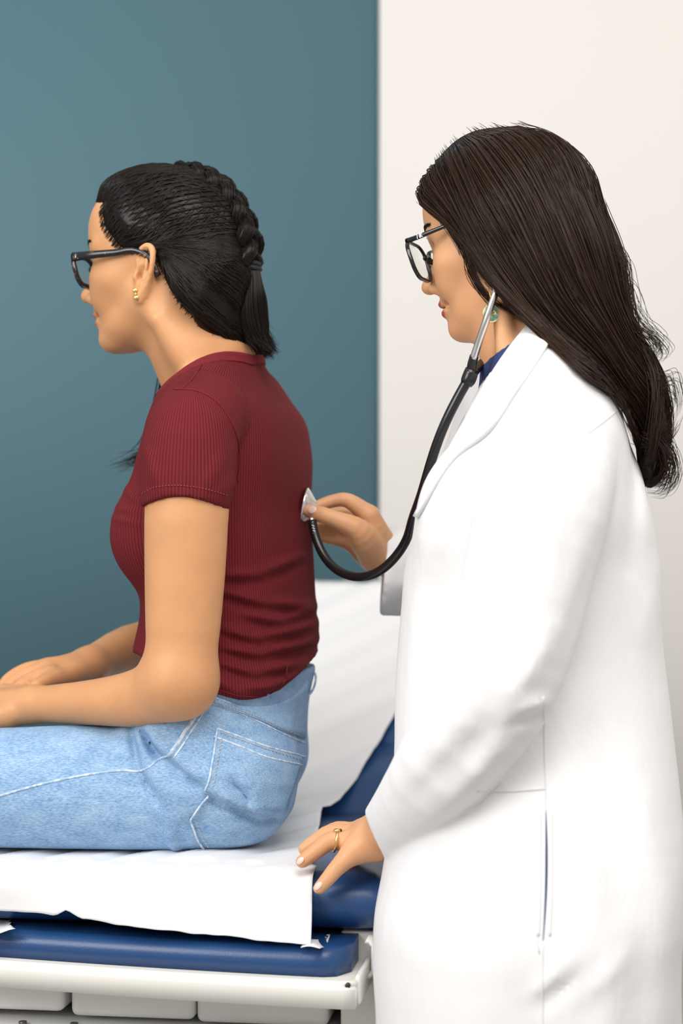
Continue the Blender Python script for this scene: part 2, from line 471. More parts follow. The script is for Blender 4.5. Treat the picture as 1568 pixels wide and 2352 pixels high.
us = [(u - .012, s) for u, s in ends] + [(TW * k / 8, 0) for k in range(1, 8)] + [(TW - u, s) for u, s in ends[::-1]]
extrude_u('seat_cushion', prof, us, M['vinyl'], table)
# backrest cushion, raised
RA = math.radians(24); BV0 = .462; BL = .72; BT = .075
def BK(u, s, h): return TT(u, BV0 + s * math.cos(RA) - h * math.sin(RA), SEAT - .012 + s * math.sin(RA) + h * math.cos(RA))
bp = []
for s, h in [(0, -BT + .02), (.006, -BT + .006), (.025, -BT), (BL - .03, -BT), (BL - .008, -BT + .01), (BL, -BT / 2), (BL - .008, -.01), (BL - .03, 0), (.34, .004), (.215, .002), (.205, -.006), (.195, .003), (.10, .008), (.03, .003), (.006, -.006), (0, -.02)]:
    bp.append((BV0 + s * math.cos(RA) - h * math.sin(RA), SEAT - .012 + s * math.sin(RA) + h * math.cos(RA)))
BW = .50
us2 = [(u - .012, s) for u, s in ends] + [(BW * k / 8, 0) for k in range(1, 8)] + [(BW - u, s) for u, s in ends[::-1]]
extrude_u('backrest_cushion', bp[::-1], us2, M['vinyl'], table)
tbox('backrest_frame', .05, TW - .05, .50, 1.10, SEAT - .11, SEAT - .075, M['enamel'])
# leg pad: thin bowed pad sliding out under the seat
def bow(u): return -.066 + .046 * (max(u, 0) / .42) ** 1.5
PZ = .679
def slab(name, u0, u1, vback, fv, z0, z1, r, m, parent, n=40, cr=.03):
    """plate with the bowed front edge; r rounds its top front"""
    V, F = [], []
    sec = [(0, 0), (0, 1)]
    prof = [(vback, z0), (vback, z1)] + [(None, r * (1 - math.sin(a)), z1 - r * (1 - math.cos(a))) for a in np.linspace(0, math.pi / 2, 9)] + [(None, 0, z0)]
    m_ = len(prof)
    for i in range(n + 1):
        t = i / n; u = u0 + (u1 - u0) * t
        e = min(t, 1 - t) * (u1 - u0); ins = cr - math.sqrt(max(cr * cr - max(cr - e, 0) ** 2, 0)) if cr else 0
        for q in prof:
            if q[0] is not None: V.append(TT(u, q[0], q[1]))
            else: V.append(TT(u, fv(u) + ins + q[1], q[2]))
    for i in range(n):
        for k in range(m_):
            l = (k + 1) % m_
            F.append((i * m_ + k, (i + 1) * m_ + k, (i + 1) * m_ + l, i * m_ + l))
    caps = [tuple(range(m_)), tuple(range(n * m_ + m_ - 1, n * m_ - 1, -1))]
    me = bpy.data.meshes.new(name); me.from_pydata([tuple(v) for v in V], [], F + caps); me.update()
    return link(name, me, m, parent)
pad = slab('leg_pad', .026, TW - .022, .40, lambda u: bow(u) + .010, PZ - .028, PZ, .016, M['vinyl'], table)
tray = slab('tray', .016, TW - .012, .42, lambda u: bow(u) - .004, PZ - .036, PZ - .029, .003, M['enamel'], table, cr=.004)
lip = slab('tray_lip', .016, TW - .012, .03, lambda u: bow(u) - .010, PZ - .056, PZ - .034, .003, M['enamel'], tray, cr=.004)
def side_rail(u0, u1):
    tbox('tray_side', u0, u1, -.060, .40, PZ - .055, PZ - .024, M['enamel'], .003, tray)
side_rail(.012, .018); side_rail(TW - .014, TW - .008)
tube('rivet_hole', [tuple(TT(.024, bow(.022) - .0065, PZ - .0325)), tuple(TT(.024, bow(.022) - .002, PZ - .0325))], .0028, M['black'], tray, 10)
# C shaped slide bracket at the right side
br = [(q[0] + .016, .0, q[1]) for q in ((-.002, PZ + .000), (-.006, PZ + .000), (-.010, PZ - .004), (-.0115, PZ - .010), (-.0115, PZ - .032), (-.010, PZ - .038), (-.006, PZ - .042), (-.001, PZ - .042))]
V, F = [], []
for k, (u, v, z) in enumerate(br):
    du = .004
    for dv in (0, .10):
        V.append(TT(u, v + dv, z)); V.append(TT(u + (.004 if 2 < k < 5 else .002), v + dv, z - (.004 if k < 3 else (-.004 if k > 4 else 0))))
for k in range(len(br) - 1):
    a = k * 4; b = a + 4
    F += [(a, a + 2, b + 2, b), (a + 1, b + 1, b + 3, a + 3), (a, b, b + 1, a + 1), (a + 2, a + 3, b + 3, b + 2)]
F += [(0, 1, 3, 2), (len(V) - 4, len(V) - 2, len(V) - 1, len(V) - 3)]
link('slide_bracket', mesh_np('slide_bracket', V, np.array(F)), M['enamel'], table, False)
# body: side columns, drawers and base
tbox('side_column', .004, .046, .03, .10, .10, SEAT - .064, M['enamel'], .004)
tbox('side_column', TW - .046, TW - .004, .03, .10, .10, SEAT - .064, M['enamel'], .004)
tbox('side_panel', -.004, .006, .10, 1.0, .10, SEAT - .066, M['grey_metal'], .003)
tbox('side_panel', TW - .006, TW + .004, .10, 1.0, .10, SEAT - .066, M['grey_metal'], .003)
tbox('carcass', .006, TW - .006, .14, 1.0, .10, SEAT - .066, M['black'], .003)
tbox('base', -.01, TW + .01, .09, 1.02, .0, .10, M['grey_metal'], .01)
for (u0, u1, z0) in ((.060, .2065, .574), (.2085, .349, .576), (.357, .50, .580)):
    pnl = tbox('drawer_front', u0, u1, .035, .14, z0, PZ - .058, M['panel'], .008, seg=4)
tbox('step_housing', .05, TW - .06, .005, .14, .36, .570, M['panel'], .006)
for u, v, z in ((.398, .018, .5705), (.34, .02, .5705), (.16, .02, .5705)):
    c = TT(u, v, z)
    tube('bolt', [tuple(c), tuple(c + np.array([0, 0, .003]))], .0045, M['bolt'], table, 10)

# ================================================================== paper sheet over the seat and backrest
def UV(x, y): r = np.array([x, y]) - TC; return (-r[0] * CT + r[1] * ST, r[0] * ST + r[1] * CT)
PE = [UV(-.0325, 1.945), UV(-.0326, 1.985), UV(-.029, 2.2), UV(-.025, 2.385), UV(-.010, 2.41), UV(.030, 2.52), UV(.076, 2.646), UV(.12, 2.80), UV(.16, 3.1)]
def paper_edge(v):       # right edge of the sheet, in u
    return np.interp(v, [q[1] for q in PE], [q[0] for q in PE])
def paper_sheet():
    rows = []            # (v, kind)
    nu = 90
    # hang: s from 0 (lower hem) to the top edge, then over seat, then up the back
    V = []; prm = []
    hang = np.linspace(0, 1, 34); seat = np.linspace(0, 1, 46)[1:]; back = np.linspace(0, 1, 40)[1:]
    r = random.Random(3)
    ph = [r.uniform(0, 6.28) for _ in range(12)]
    def wob(a, b): return sum(math.sin(a * (17 + 9 * k) + b * (11 + 7 * k) + ph[k]) / (k + 1.5) for k in range(6))
    for reg, arr in (('h', hang), ('s', seat), ('b', back)):
        for t in arr:
            row = []
            for j in range(nu + 1):
                w = j / nu                              # 0 right edge .. 1 left edge
                if reg == 'h':
                    s = 1 - t; u = paper_edge(0) + w * .43
                    vb = np.interp(w, [0, .5, .8, 1], [-.058, -.030, -.008, 0]); zb = np.interp(w, [0, .3, .58, .62, .65, .9], [.6835, .690, .697, .706, .700, .698])
                    q0, q1, q2, q3 = (.040, SEAT + .0045), (-.016, SEAT + .0055), (-.012, (SEAT + zb) / 2 + .010), (vb, zb)
                    v, z = (q0[k] * (1 - s) ** 3 + 3 * q1[k] * s * (1 - s) ** 2 + 3 * q2[k] * s * s * (1 - s) + q3[k] * s ** 3 for k in (0, 1))
                    v += s ** 1.5 * (.0035 * math.sin(w * 9 + 1.0) + .002 * math.sin(w * 23 + 2)); z += .0008 * wob(w * 2, t)
                    p = TT(u - .008 * s ** 1.5 * (1 - w), v, z)
                elif reg == 's':
                    v = .040 + t * (.445 - .040); u = paper_edge(v) + w * .43
                    bump = .0016 * wob(w * 2.3, t * 2) + .005 * math.exp(-((w - .30) / .12) ** 2 - ((t - .12) / .2) ** 2) + .010 * math.exp(-((w - .10) / .2) ** 2 - ((t - .95) / .25) ** 2)
                    z = SEAT + .005 + max(bump, -.002)
                    p = TT(u, v, z)
                else:
                    s = t * BL; u = paper_edge(BV0 + s * .9) + w * .43
                    p = BK(u, s, .013 + .002 * wob(w * 1.5, t * 3) + .012 * math.exp(-(t / .08) ** 2))
                row.append(p)
            V.append(row)
    V = np.array(V); nr = V.shape[0]; nc = nu + 1
    F = []
    for i in range(nr - 1):
        for j in range(nu):
            k = i * nc + j; F.append((k, k + 1, k + nc + 1, k + nc))
    return V.reshape(-1, 3), np.array(F)
V, F = paper_sheet()
paper = link('exam_paper', mesh_np('exam_paper', V, F), M['paper'])
sm = paper.modifiers.new('thickness', 'SOLIDIFY'); sm.thickness = .0006; sm.offset = 1
tag(paper, 'white disposable paper sheet draped over the blue exam table', 'paper sheet')
# torn ends of the paper tucked below the seat
def torn(name, pts, label):
    r = random.Random(len(label)); V = []; n = 14; m = 7
    (a0, a1), (b0, b1) = pts
    for i in range(n + 1):
        for j in range(m + 1):
            s, t = i / n, j / m
            p = (np.array(a0) * (1 - s) + np.array(a1) * s) * (1 - t) + (np.array(b0) * (1 - s) + np.array(b1) * s) * t
            if i == n: p = p + np.array([r.uniform(-.004, .003), 0, r.uniform(-.002, .002)])
            p = p + np.array([0, .002 * math.sin(9 * s + 5 * t), .0035 * math.sin(5 * s + 2 * t)])
            V.append(p)
    F = [(i * (m + 1) + j, i * (m + 1) + j + 1, (i + 1) * (m + 1) + j + 1, (i + 1) * (m + 1) + j) for i in range(n) for j in range(m)]
    o = link(name, mesh_np(name, np.array(V), np.array(F)), M['paper'])
    s = o.modifiers.new('thickness', 'SOLIDIFY'); s.thickness = .0006
    return tag(o, label, 'paper scrap')
torn('torn_paper', ((P(690, 2176, 1.902), P(745, 2146, 1.965)), (P(735, 2184, 1.884), P(757, 2151, 1.953))), 'torn curl of white paper under the paper sheet corner by the seat')
torn('torn_paper', ((P(-90, 2098, 2.06), P(24, 2103, 2.055)), (P(-90, 2140, 1.970), P(29, 2138, 1.970))), 'torn white paper end lying on the blue leg pad')
# ================================================================== heads (local frame: x forward, y person's left, z up, origin between the ear canals)
def head_frame(px, py, Y, yaw, pitch, lat=.068, roll=0.0):
    """px,py: where the near (left) ear canal is seen"""
    cy, sy, cp, sp = math.cos(yaw), math.sin(yaw), math.cos(pitch), math.sin(pitch)
    f = np.array([-cy * cp, sy * cp, -sp]); l = np.array([-sy, -cy, 0.0]); 
    u = np.cross(f, l)
    if roll:
        l2 = l * math.cos(roll) + u * math.sin(roll); u = np.cross(f, l2); l = l2
    R = np.stack([f, l, u], 1)
    Hc = P(px, py, Y) - l * lat * 0
    e = P(px, py, Y - lat * cy)
    return e - l * lat, R
def to_local(p, H, R): return (p - H.astype(np.float32)) @ R.astype(np.float32)
def head_sdf(q, ear_near=True):
    m = q.copy(); m[:, 1] = np.abs(m[:, 1])
    d = ell(q, (-.006, 0, .044), (.093, .0735, .082))
    d = smin(d, ell(q, (.049, 0, .060), (.044, .056, .047)), .03)
    d = smin(d, ell(q, (.030, 0, -.002), (.055, .059, .078)), .028)
    d = smin(d, rcone(m, (.006, .047, -.034), (.056, .017, -.072), .017, .014), .022)
    d = smin(d, ell(q, (.036, 0, -.058), (.042, .042, .022)), .02)
    d = smin(d, ell(q, (.071, 0, -.075), (.0165, .019, .0145)), .016)
    d = smin(d, ell(m, (.052, .042, -.006), (.026, .020, .018)), .022)
    d = smin(d, ell(m, (.063, .031, -.027), (.019, .017, .018)), .018)
    d = smin(d, rcone(m, (.081, .006, .031), (.064, .045, .033), .008, .008), .014)
    d = smax(d, -ell(m, (.095, .031, .011), (.017, .017, .012)), .014)
    d = smin(d, ell(m, (.0705, .031, .009), (.0125, .0145, .0115)), .004)
    d = smin(d, rcone(q, (.080, 0, .020), (.103, 0, -.017), .0065, .0085), .012)
    d = smin(d, ell(q, (.1045, 0, -.0195), (.0105, .0095, .0088)), .005)
    d = smin(d, ell(m, (.0935, .0115, -.0245), (.0095, .0065, .0072)), .006)
    d = smax(d, -ell(m, (.0985, .0065, -.0315), (.006, .0035, .0045)), .003)
    d = smin(d, ell(q, (.074, 0, -.043), (.017, .028, .020)), .012)
    d = smin(d, ell(q, (.0865, 0, -.0440), (.0090, .0190, .0052)), .004)
    d = smin(d, ell(q, (.0845, 0, -.0545), (.0090, .0170, .0060)), .004)
    d = smax(d, -ell(m, (.091, 0, -.0492), (.012, .028, .0010)), .003)
    d = smax(d, -ell(m, (.077, .027, -.0478), (.005, .006, .004)), .006)
    # ears
    a = math.radians(9); o = np.array([.006, .0645, -.004], np.float32)
    ub = np.array([-math.cos(a), math.sin(a), 0], np.float32); wn = np.array([math.sin(a), math.cos(a), 0], np.float32)
    e = np.stack([(m - o) @ ub, m[:, 2] - o[2], (m - o) @ wn], 1)
    tl = math.radians(10); eu = e[:, 0] * math.cos(tl) - e[:, 1] * math.sin(tl) * 1.0; ev = e[:, 0] * math.sin(tl) + e[:, 1] * math.cos(tl)
    e = np.stack([eu / .80, ev, e[:, 2]], 1)
    ear = ell(e, (.013, .003, .002), (.016, .029, .0045))
    ear = smax(ear, -ell(e, (.012, -.003, .0075), (.0095, .0125, .0075)), .003)
    ear = smax(ear, -ell(e, (.020, .012, .0065), (.0045, .014, .0045)), .003)
    hx = [(.002, .004, .004), (.001, .018, .005), (.006, .029, .006), (.016, .0325, .006), (.025, .027, .007), (.0285, .012, .008), (.026, -.004, .007), (.019, -.018, .005), (.012, -.026, .003)]
    ear = smin(ear, chain(e, hx, [.0032, .0036, .0038, .0040, .0042, .0040, .0036, .0036, .004], .002), .0025)
    ear = smin(ear, chain(e, [(.015, .024, .005), (.018, .008, .006), (.016, -.006, .0055), (.012, -.014, .005)], [.0026, .003, .003, .003], .002), .002)
    ear = smin(ear, ell(e, (.009, -.025, .003), (.0078, .0090, .0042)), .004)
    ear = smin(ear, ell(e, (.000, -.004, .004), (.0042, .0065, .0042)), .003)
    ear = smax(ear, -ell(e, (.007, -.004, .002), (.0040, .0050, .010)), .002)
    d = smin(d, ear, .0035)
    d = smax(d, -ell(e, (.0068, -.004, .002), (.0032, .0045, .008)), .002)
    return d
def lips_mask(q):
    up = ell(q, (.0870, 0, -.0440), (.0105, .0215, .0058)); lo = ell(q, (.0850, 0, -.0545), (.0105, .0195, .0066))
    return sm01(.5 - np.minimum(up, lo) / .0016) * (q[:, 0] > .079)
def digits(p, fingers, k=.004):
    d = None
    for pts, rad in fingers:
        e = chain(p, [P(*t) for t in pts], rad, .003)
        d = e if d is None else smin(d, e, k)
    return d

# ================================================================== patient
PY = 2.20
PH, PR = head_frame(326, 618, PY, math.radians(20), math.radians(-.5)); PS = 1.0
patient = empty('person', tuple(P(520, 1930, 2.2)))
tag(patient, 'seated person in a dark red ribbed T-shirt and light blue jeans, hair braided back', 'person')
PYAW = math.radians(18)
T_RINGS = [(830, 500, 585, .055), (850, 456, 616, .095), (880, 418, 642, .130), (910, 392, 662, .150), (960, 366, 692, .160), (1020, 348, 705, .162), (1060, 335, 709, .160),
           (1110, 328, 708, .155), (1170, 326, 704, .150), (1235, 326, 709, .144), (1300, 330, 713, .137), (1370, 336, 717, .132), (1430, 335, 722, .133),
           (1480, 330, 717, .140), (1530, 322, 712, .150), (1600, 322, 698, .160), (1680, 332, 688, .168), (1780, 365, 672, .168), (1850, 425, 615, .158), (1920, 470, 545, .130)]
def p_torso(p):
    d = loft(p, T_RINGS, PY, PYAW, 2.25, .02)
    d = smin(d, ell(p, P(350, 1228, 2.12), (.048, .052, .056)), .035)
    d = smin(d, ell(p, P(366, 1228, 2.27), (.048, .052, .056)), .035)
    # back: soft furrow of the spine and the far shoulder blade
    return d
A_SH, A_EL = P(447, 985, 2.045), P(414, 1550, 2.03)
A_WR = P(78, 1618, 2.15)
def p_sleeve(p):
    d = chain(p, [P(470, 950, 2.07), P(440, 1000, 2.04), P(428, 1100, 2.03), P(424, 1200, 2.03)], [.048, .0525, .0520, .0485], .02)
    return d
def p_far_sleeve(p):
    return chain(p, [P(500, 950, 2.33), P(470, 1010, 2.37), P(460, 1120, 2.385)], [.048, .053, .050], .02)
def p_arm(p):
    d = chain(p, [A_SH, P(430, 1150, 2.03), P(425, 1300, 2.03), P(420, 1440, 2.03), A_EL], [.049, .0470, .0450, .0415, .0370], .02)
    d = smin(d, ell(p, P(416, 1578, 2.03), (.025, .027, .026)), .03)
    f = chain(p, [P(410, 1562, 2.03), P(330, 1600, 2.062), P(220, 1613, 2.10), A_WR], [.0400, .0335, .0265, .0205], .02)
    d = smin(d, f, .022)
    # near hand
    h = digits(p, [(((78, 1618, 2.15), (30, 1622, 2.165), (-10, 1622, 2.175)), (.020, .021, .019)),
                   (((70, 1622, 2.16), (20, 1640, 2.15), (-20, 1645, 2.15)), (.017, .017, .014)),
                   (((20, 1608, 2.18), (-40, 1606, 2.19), (-85, 1625, 2.195), (-105, 1655, 2.195)), (.014, .0095, .0085, .0075)),
                   (((10, 1620, 2.17), (-52, 1622, 2.175), (-98, 1640, 2.18), (-115, 1668, 2.18)), (.014, .0095, .0088, .0078)),
                   (((5, 1634, 2.16), (-52, 1640, 2.16), (-95, 1658, 2.165), (-108, 1680, 2.165)), (.013, .009, .0083, .0074)),
                   (((10, 1648, 2.15), (-36, 1658, 2.145), (-70, 1672, 2.15), (-82, 1688, 2.15)), (.012, .008, .0073, .0066)),
                   (((55, 1600, 2.175), (10, 1590, 2.20), (-30, 1592, 2.21)), (.013, .010, .008))], .006)
    return smin(d, h, .012)
def p_far_arm(p):
    d = chain(p, [P(480, 985, 2.365), P(455, 1150, 2.385), P(420, 1420, 2.41), P(400, 1480, 2.41)], [.049, .046, .040, .037], .02)
    d = smin(d, chain(p, [P(400, 1480, 2.41), P(300, 1490, 2.36), P(205, 1528, 2.275)], [.037, .031, .0215], .02), .02)
    h = digits(p, [(((205, 1528, 2.275), (150, 1542, 2.245), (112, 1545, 2.235)), (.0215, .0205, .018)),
                   (((200, 1535, 2.27), (150, 1556, 2.235), (118, 1560, 2.215)), (.019, .017, .014)),
                   (((112, 1540, 2.24), (62, 1541, 2.245), (22, 1562, 2.235), (0, 1590, 2.225)), (.0150, .0105, .0092, .0080)),
                   (((112, 1546, 2.225), (66, 1550, 2.225), (30, 1570, 2.215), (8, 1592, 2.205)), (.0145, .0102, .0090, .0080)),
                   (((116, 1553, 2.21), (78, 1558, 2.205), (50, 1574, 2.195), (36, 1590, 2.19)), (.0135, .0096, .0086, .0076)),
                   (((122, 1560, 2.20), (98, 1566, 2.19), (78, 1580, 2.185), (70, 1592, 2.18)), (.012, .0085, .0076, .0068)),
                   (((190, 1540, 2.255), (150, 1556, 2.215), (112, 1564, 2.185), (84, 1576, 2.165)), (.0165, .0120, .0100, .0082))], .005)
    return smin(d, h, .012)
NK0, NK1 = P(412, 700, 2.19), P(505, 850, 2.21)
def p_neck(p):
    d = rcone(p, P(405, 690, 2.185), P(478, 818, 2.20), .0505, .0545)
    d = smin(d, rcone(p, P(455, 800, 2.20), P(488, 885, 2.21), .053, .056), .03)
    d = smin(d, rcone(p, P(365, 735, 2.135), P(440, 850, 2.14), .007, .012), .03)          # neck muscle behind the ear
    return d
def p_hips(p):
    d = loft(p, T_RINGS, PY, PYAW, 2.25, .02)
    d = smin(d, ell(p, P(562, 1778, 2.13), (.056, .075, .066)), .05)
    d = smin(d, ell(p, P(570, 1778, 2.27), (.056, .075, .066)), .05)
    for Y0, Y1, dy in ((2.115, 2.10, 0), (2.30, 2.34, 0)):
        sc = 2.115 / Y0
        t = chain(p, [P(488, 1808, Y0), P(380, 1816, Y0), P(150, 1814, Y0 + .3 * (Y1 - Y0)), P(0, 1813, Y0 + .5 * (Y1 - Y0)), P(-240, 1806, Y1)], [.076, .0745, .0700, .0665, .060], .03)
        d = smin(d, t, .035)
    return d
def p_body(p):
    q = to_local(p, PH, PR)
    d = smin(PS * cull(q / PS, head_sdf, (0, 0, .02), .155), p_neck(p), .022)
    t = smax(p_torso(p) + .009, P(0, 1660, 2.2)[2] - p[:, 2], .01)
    d = smin(d, t, .02)
    d = smin(d, smin(p_arm(p), p_far_arm(p), .001), .008)
    return d
lo, hi = (-.56, 1.93, .84), (0.0, 2.50, 1.58)
fz = P(0, 830, 2.2)[2]
body, BV = sdf_obj('body', p_body, lo, hi, .0042, (((-.325, -.17, .0019), (-.17, -.09, .0036),), ((2.05, 2.30, .0024),), ((fz, 1.50, .0019), (.86, .955, .0026))), M['skin_p'], patient, smooth=2)
fattr(body.data, 'lips', lips_mask(to_local(BV.astype(np.float32), PH, PR) / PS))
p_bvh = bvh_of(body)

# ---- T-shirt
M['shirt'] = mat('burgundy_rib_knit', (.150, .015, .020), .85, Specular_IOR_Level=.15)
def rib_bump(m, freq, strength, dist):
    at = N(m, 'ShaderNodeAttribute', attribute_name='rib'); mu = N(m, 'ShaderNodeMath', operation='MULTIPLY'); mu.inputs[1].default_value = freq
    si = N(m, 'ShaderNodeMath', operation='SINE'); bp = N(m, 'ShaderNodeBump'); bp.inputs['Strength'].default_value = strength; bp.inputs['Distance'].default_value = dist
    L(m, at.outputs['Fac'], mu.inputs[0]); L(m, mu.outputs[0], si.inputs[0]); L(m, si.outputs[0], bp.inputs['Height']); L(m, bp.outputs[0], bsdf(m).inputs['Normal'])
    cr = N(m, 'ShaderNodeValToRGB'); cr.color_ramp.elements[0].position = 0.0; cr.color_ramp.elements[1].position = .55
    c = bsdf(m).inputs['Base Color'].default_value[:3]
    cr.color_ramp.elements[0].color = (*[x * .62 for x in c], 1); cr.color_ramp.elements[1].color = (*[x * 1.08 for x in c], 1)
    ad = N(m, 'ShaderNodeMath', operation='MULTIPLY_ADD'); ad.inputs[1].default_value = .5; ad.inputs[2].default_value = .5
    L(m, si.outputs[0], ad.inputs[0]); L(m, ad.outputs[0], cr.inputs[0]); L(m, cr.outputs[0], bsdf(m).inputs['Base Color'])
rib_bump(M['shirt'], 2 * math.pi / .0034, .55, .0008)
def neck_cut(p, off=0.0):
    """>0 above the neckline"""
    x0, z0 = P(395, 897, 2.2)[[0, 2]]; x1, z1 = P(586, 828, 2.22)[[0, 2]]
    t = (p[:, 0] - x0) / (x1 - x0)
    line = z0 + (z1 - z0) * t + .016 * np.sin(np.pi * np.clip(t, 0, 1)) 
    return (p[:, 2] - line - off) * .9
HEM_B = np.array([(300, 1512), (330, 1525), (400, 1560), (486, 1590), (550, 1610), (600, 1611), (640, 1601), (690, 1562), (726, 1528), (760, 1500)], float)
def hem_cut(p):
    Yh = np.interp(HEM_B[:, 0], [480, 620, 726], [2.045, 2.07, 2.18]); hx = (HEM_B[:, 0] - 784) / FPX * Yh; hz = ZC - (HEM_B[:, 1] - HOR) / FPX * Yh
    near = np.interp(p[:, 0], hx, hz); far = np.interp(p[:, 0], hx[[0, -1]], hz[[0, -1]])
    w = sm01((p[:, 1] - 2.05) / .3)
    return (near * (1 - w) + far * w) - p[:, 2]
SL0, SL1 = P(326, 1166, 2.03), P(522, 1172, 2.03)
def sleeve_cut(p):
    x0, x1 = SL0[0], SL1[0]; t = np.clip((p[:, 0] - x0) / (x1 - x0), -.3, 1.3)
    z = SL0[2] + (SL1[2] - SL0[2]) * t + .012 * np.sin(np.pi * np.clip(t, 0, 1)) 
    return z - p[:, 2]
SHIRT_FOLDS = [((500, 1355), (620, 1385), (705, 1392)), ((500, 1440), (600, 1462), (715, 1440)), ((505, 1482), (610, 1498), (722, 1478)), ((500, 1515), (600, 1540), (690, 1525)),
               ((490, 1555), (560, 1575), (640, 1572)), ((505, 1322), (600, 1318), (690, 1280)), ((560, 1410), (650, 1425), (720, 1400)), ((520, 1590), (600, 1588), (700, 1540))]
def shirt_folds(p):
    f = 0
    for k, q in enumerate(SHIRT_FOLDS):
        for a, b in zip(q[:-1], q[1:]):
            f = f + fold(p, P(*a, 2.08), P(*b, 2.14), .0060, .0058) + fold(p, P(a[0], a[1] + 15, 2.08), P(b[0], b[1] + 15, 2.14), .0060, -.0060)
    for a, b in (((270, 1165), (328, 1180)), ((262, 1190), (330, 1205)), ((285, 1120), (330, 1160))):
        f = f + fold(p, P(*a, 2.12), P(*b, 2.1), .004, .003)
    return f
def p_shirt(p):
    t = p_torso(p) + shirt_folds(p) - .001 - .009 * sm01((P(0, 1500, 2.1)[2] - p[:, 2]) / .045) - .004 * sm01((P(0, 1400, 2.1)[2] - p[:, 2]) / .05)
    # furrow along the spine
    sp = fold(p, P(640, 860, 2.2), P(668, 1000, 2.2), .016, -.004) + fold(p, P(668, 1000, 2.2), P(664, 1250, 2.2), .018, -.005) + fold(p, P(625, 960, 2.2), P(640, 1120, 2.2), .02, .004)
    t = t + sp
    t = smin(t, p_neck(p) - .004, .02)
    t = smax(t, hem_cut(p), .004)
    s = p_sleeve(p)
    s = s + fold(p, P(330, 1020, 2), P(365, 1120, 2), .006, .003) + fold(p, P(520, 1040, 2), P(470, 1140, 2), .010, .0035) + fold(p, P(545, 1085, 2), P(500, 1150, 2), .008, .003)
    s = smax(s, sleeve_cut(p), .003)
    f = smax(p_far_sleeve(p), P(0, 1150, 2.38)[2] - p[:, 2], .003)
    d = smin(t, s, .010); d = smin(d, f, .012)
    return smax(d, neck_cut(p), .003)
shirt, SV = sdf_obj('t_shirt', p_shirt, (-.32, 1.95, .90), (.0, 2.46, 1.345), .0032, mat=M['shirt'], parent=patient, smooth=1)
# knit rib coordinate: around the arm on the sleeve, around the trunk elsewhere
sv = SV.astype(np.float32)
ds, dt = p_sleeve(sv), p_torso(sv)
ang_s = np.arctan2(sv[:, 0] - (P(430, 0, 2.03)[0] + .02 * (sv[:, 2] - 1.15)), -(sv[:, 1] - 2.04)) * .052
zc_ = csp(sv[:, 2], [.9, 1.0, 1.2, 1.35], [P(528, 0, 2.2)[0], P(524, 0, 2.2)[0], P(520, 0, 2.2)[0], P(540, 0, 2.2)[0]])
lx, ly = sv[:, 0] - zc_, sv[:, 1] - 2.2
ang_t = np.arctan2(lx * math.cos(PYAW) - ly * math.sin(PYAW), -(lx * math.sin(PYAW) + ly * math.cos(PYAW))) * .135
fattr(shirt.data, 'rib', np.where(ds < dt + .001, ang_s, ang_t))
s_bvh = bvh_of(shirt)
M['shirt_plain'] = mat('burgundy_binding', (.155, .016, .022), .85, Specular_IOR_Level=.15)
def p_collar(p):
    d = smin(p_torso(p) - .001, p_neck(p) - .0055, .02) - .0015
    d = smax(d, neck_cut(p, .0015), .002)
    d = smax(d, -neck_cut(p, -.0115), .002)
    return smax(d, -(smin(p_torso(p) - .001, p_neck(p) - .0045, .02) + .010), .002)
sdf_obj('collar', p_collar, (-.24, 2.08, 1.22), (-.06, 2.34, 1.36), .0022, mat=M['shirt_plain'], parent=shirt, smooth=2)
seam('sleeve_seam', s_bvh, [(400, 894), (450, 897), (497, 922), (527, 962), (545, 1010), (551, 1060), (545, 1105)], .0011, M['shirt_plain'], shirt, .0003, 50)
seam('shoulder_seam', s_bvh, [(462, 838), (445, 866), (418, 893)], .0010, M['shirt_plain'], shirt, .0003, 20)
M['thread_red'] = mat('red_thread', (.30, .05, .06), .8)
stitches('hem_stitching', s_bvh, [(327, 1134), (352, 1121), (400, 1115), (450, 1119), (500, 1131), (524, 1138)], .0005, M['thread_red'], shirt, .0006, 7)
seam('hem_edge', s_bvh, [(492, 1580), (550, 1598), (600, 1599), (640, 1589), (690, 1550), (722, 1520)], .0008, M['shirt_plain'], shirt, .0002, 40)
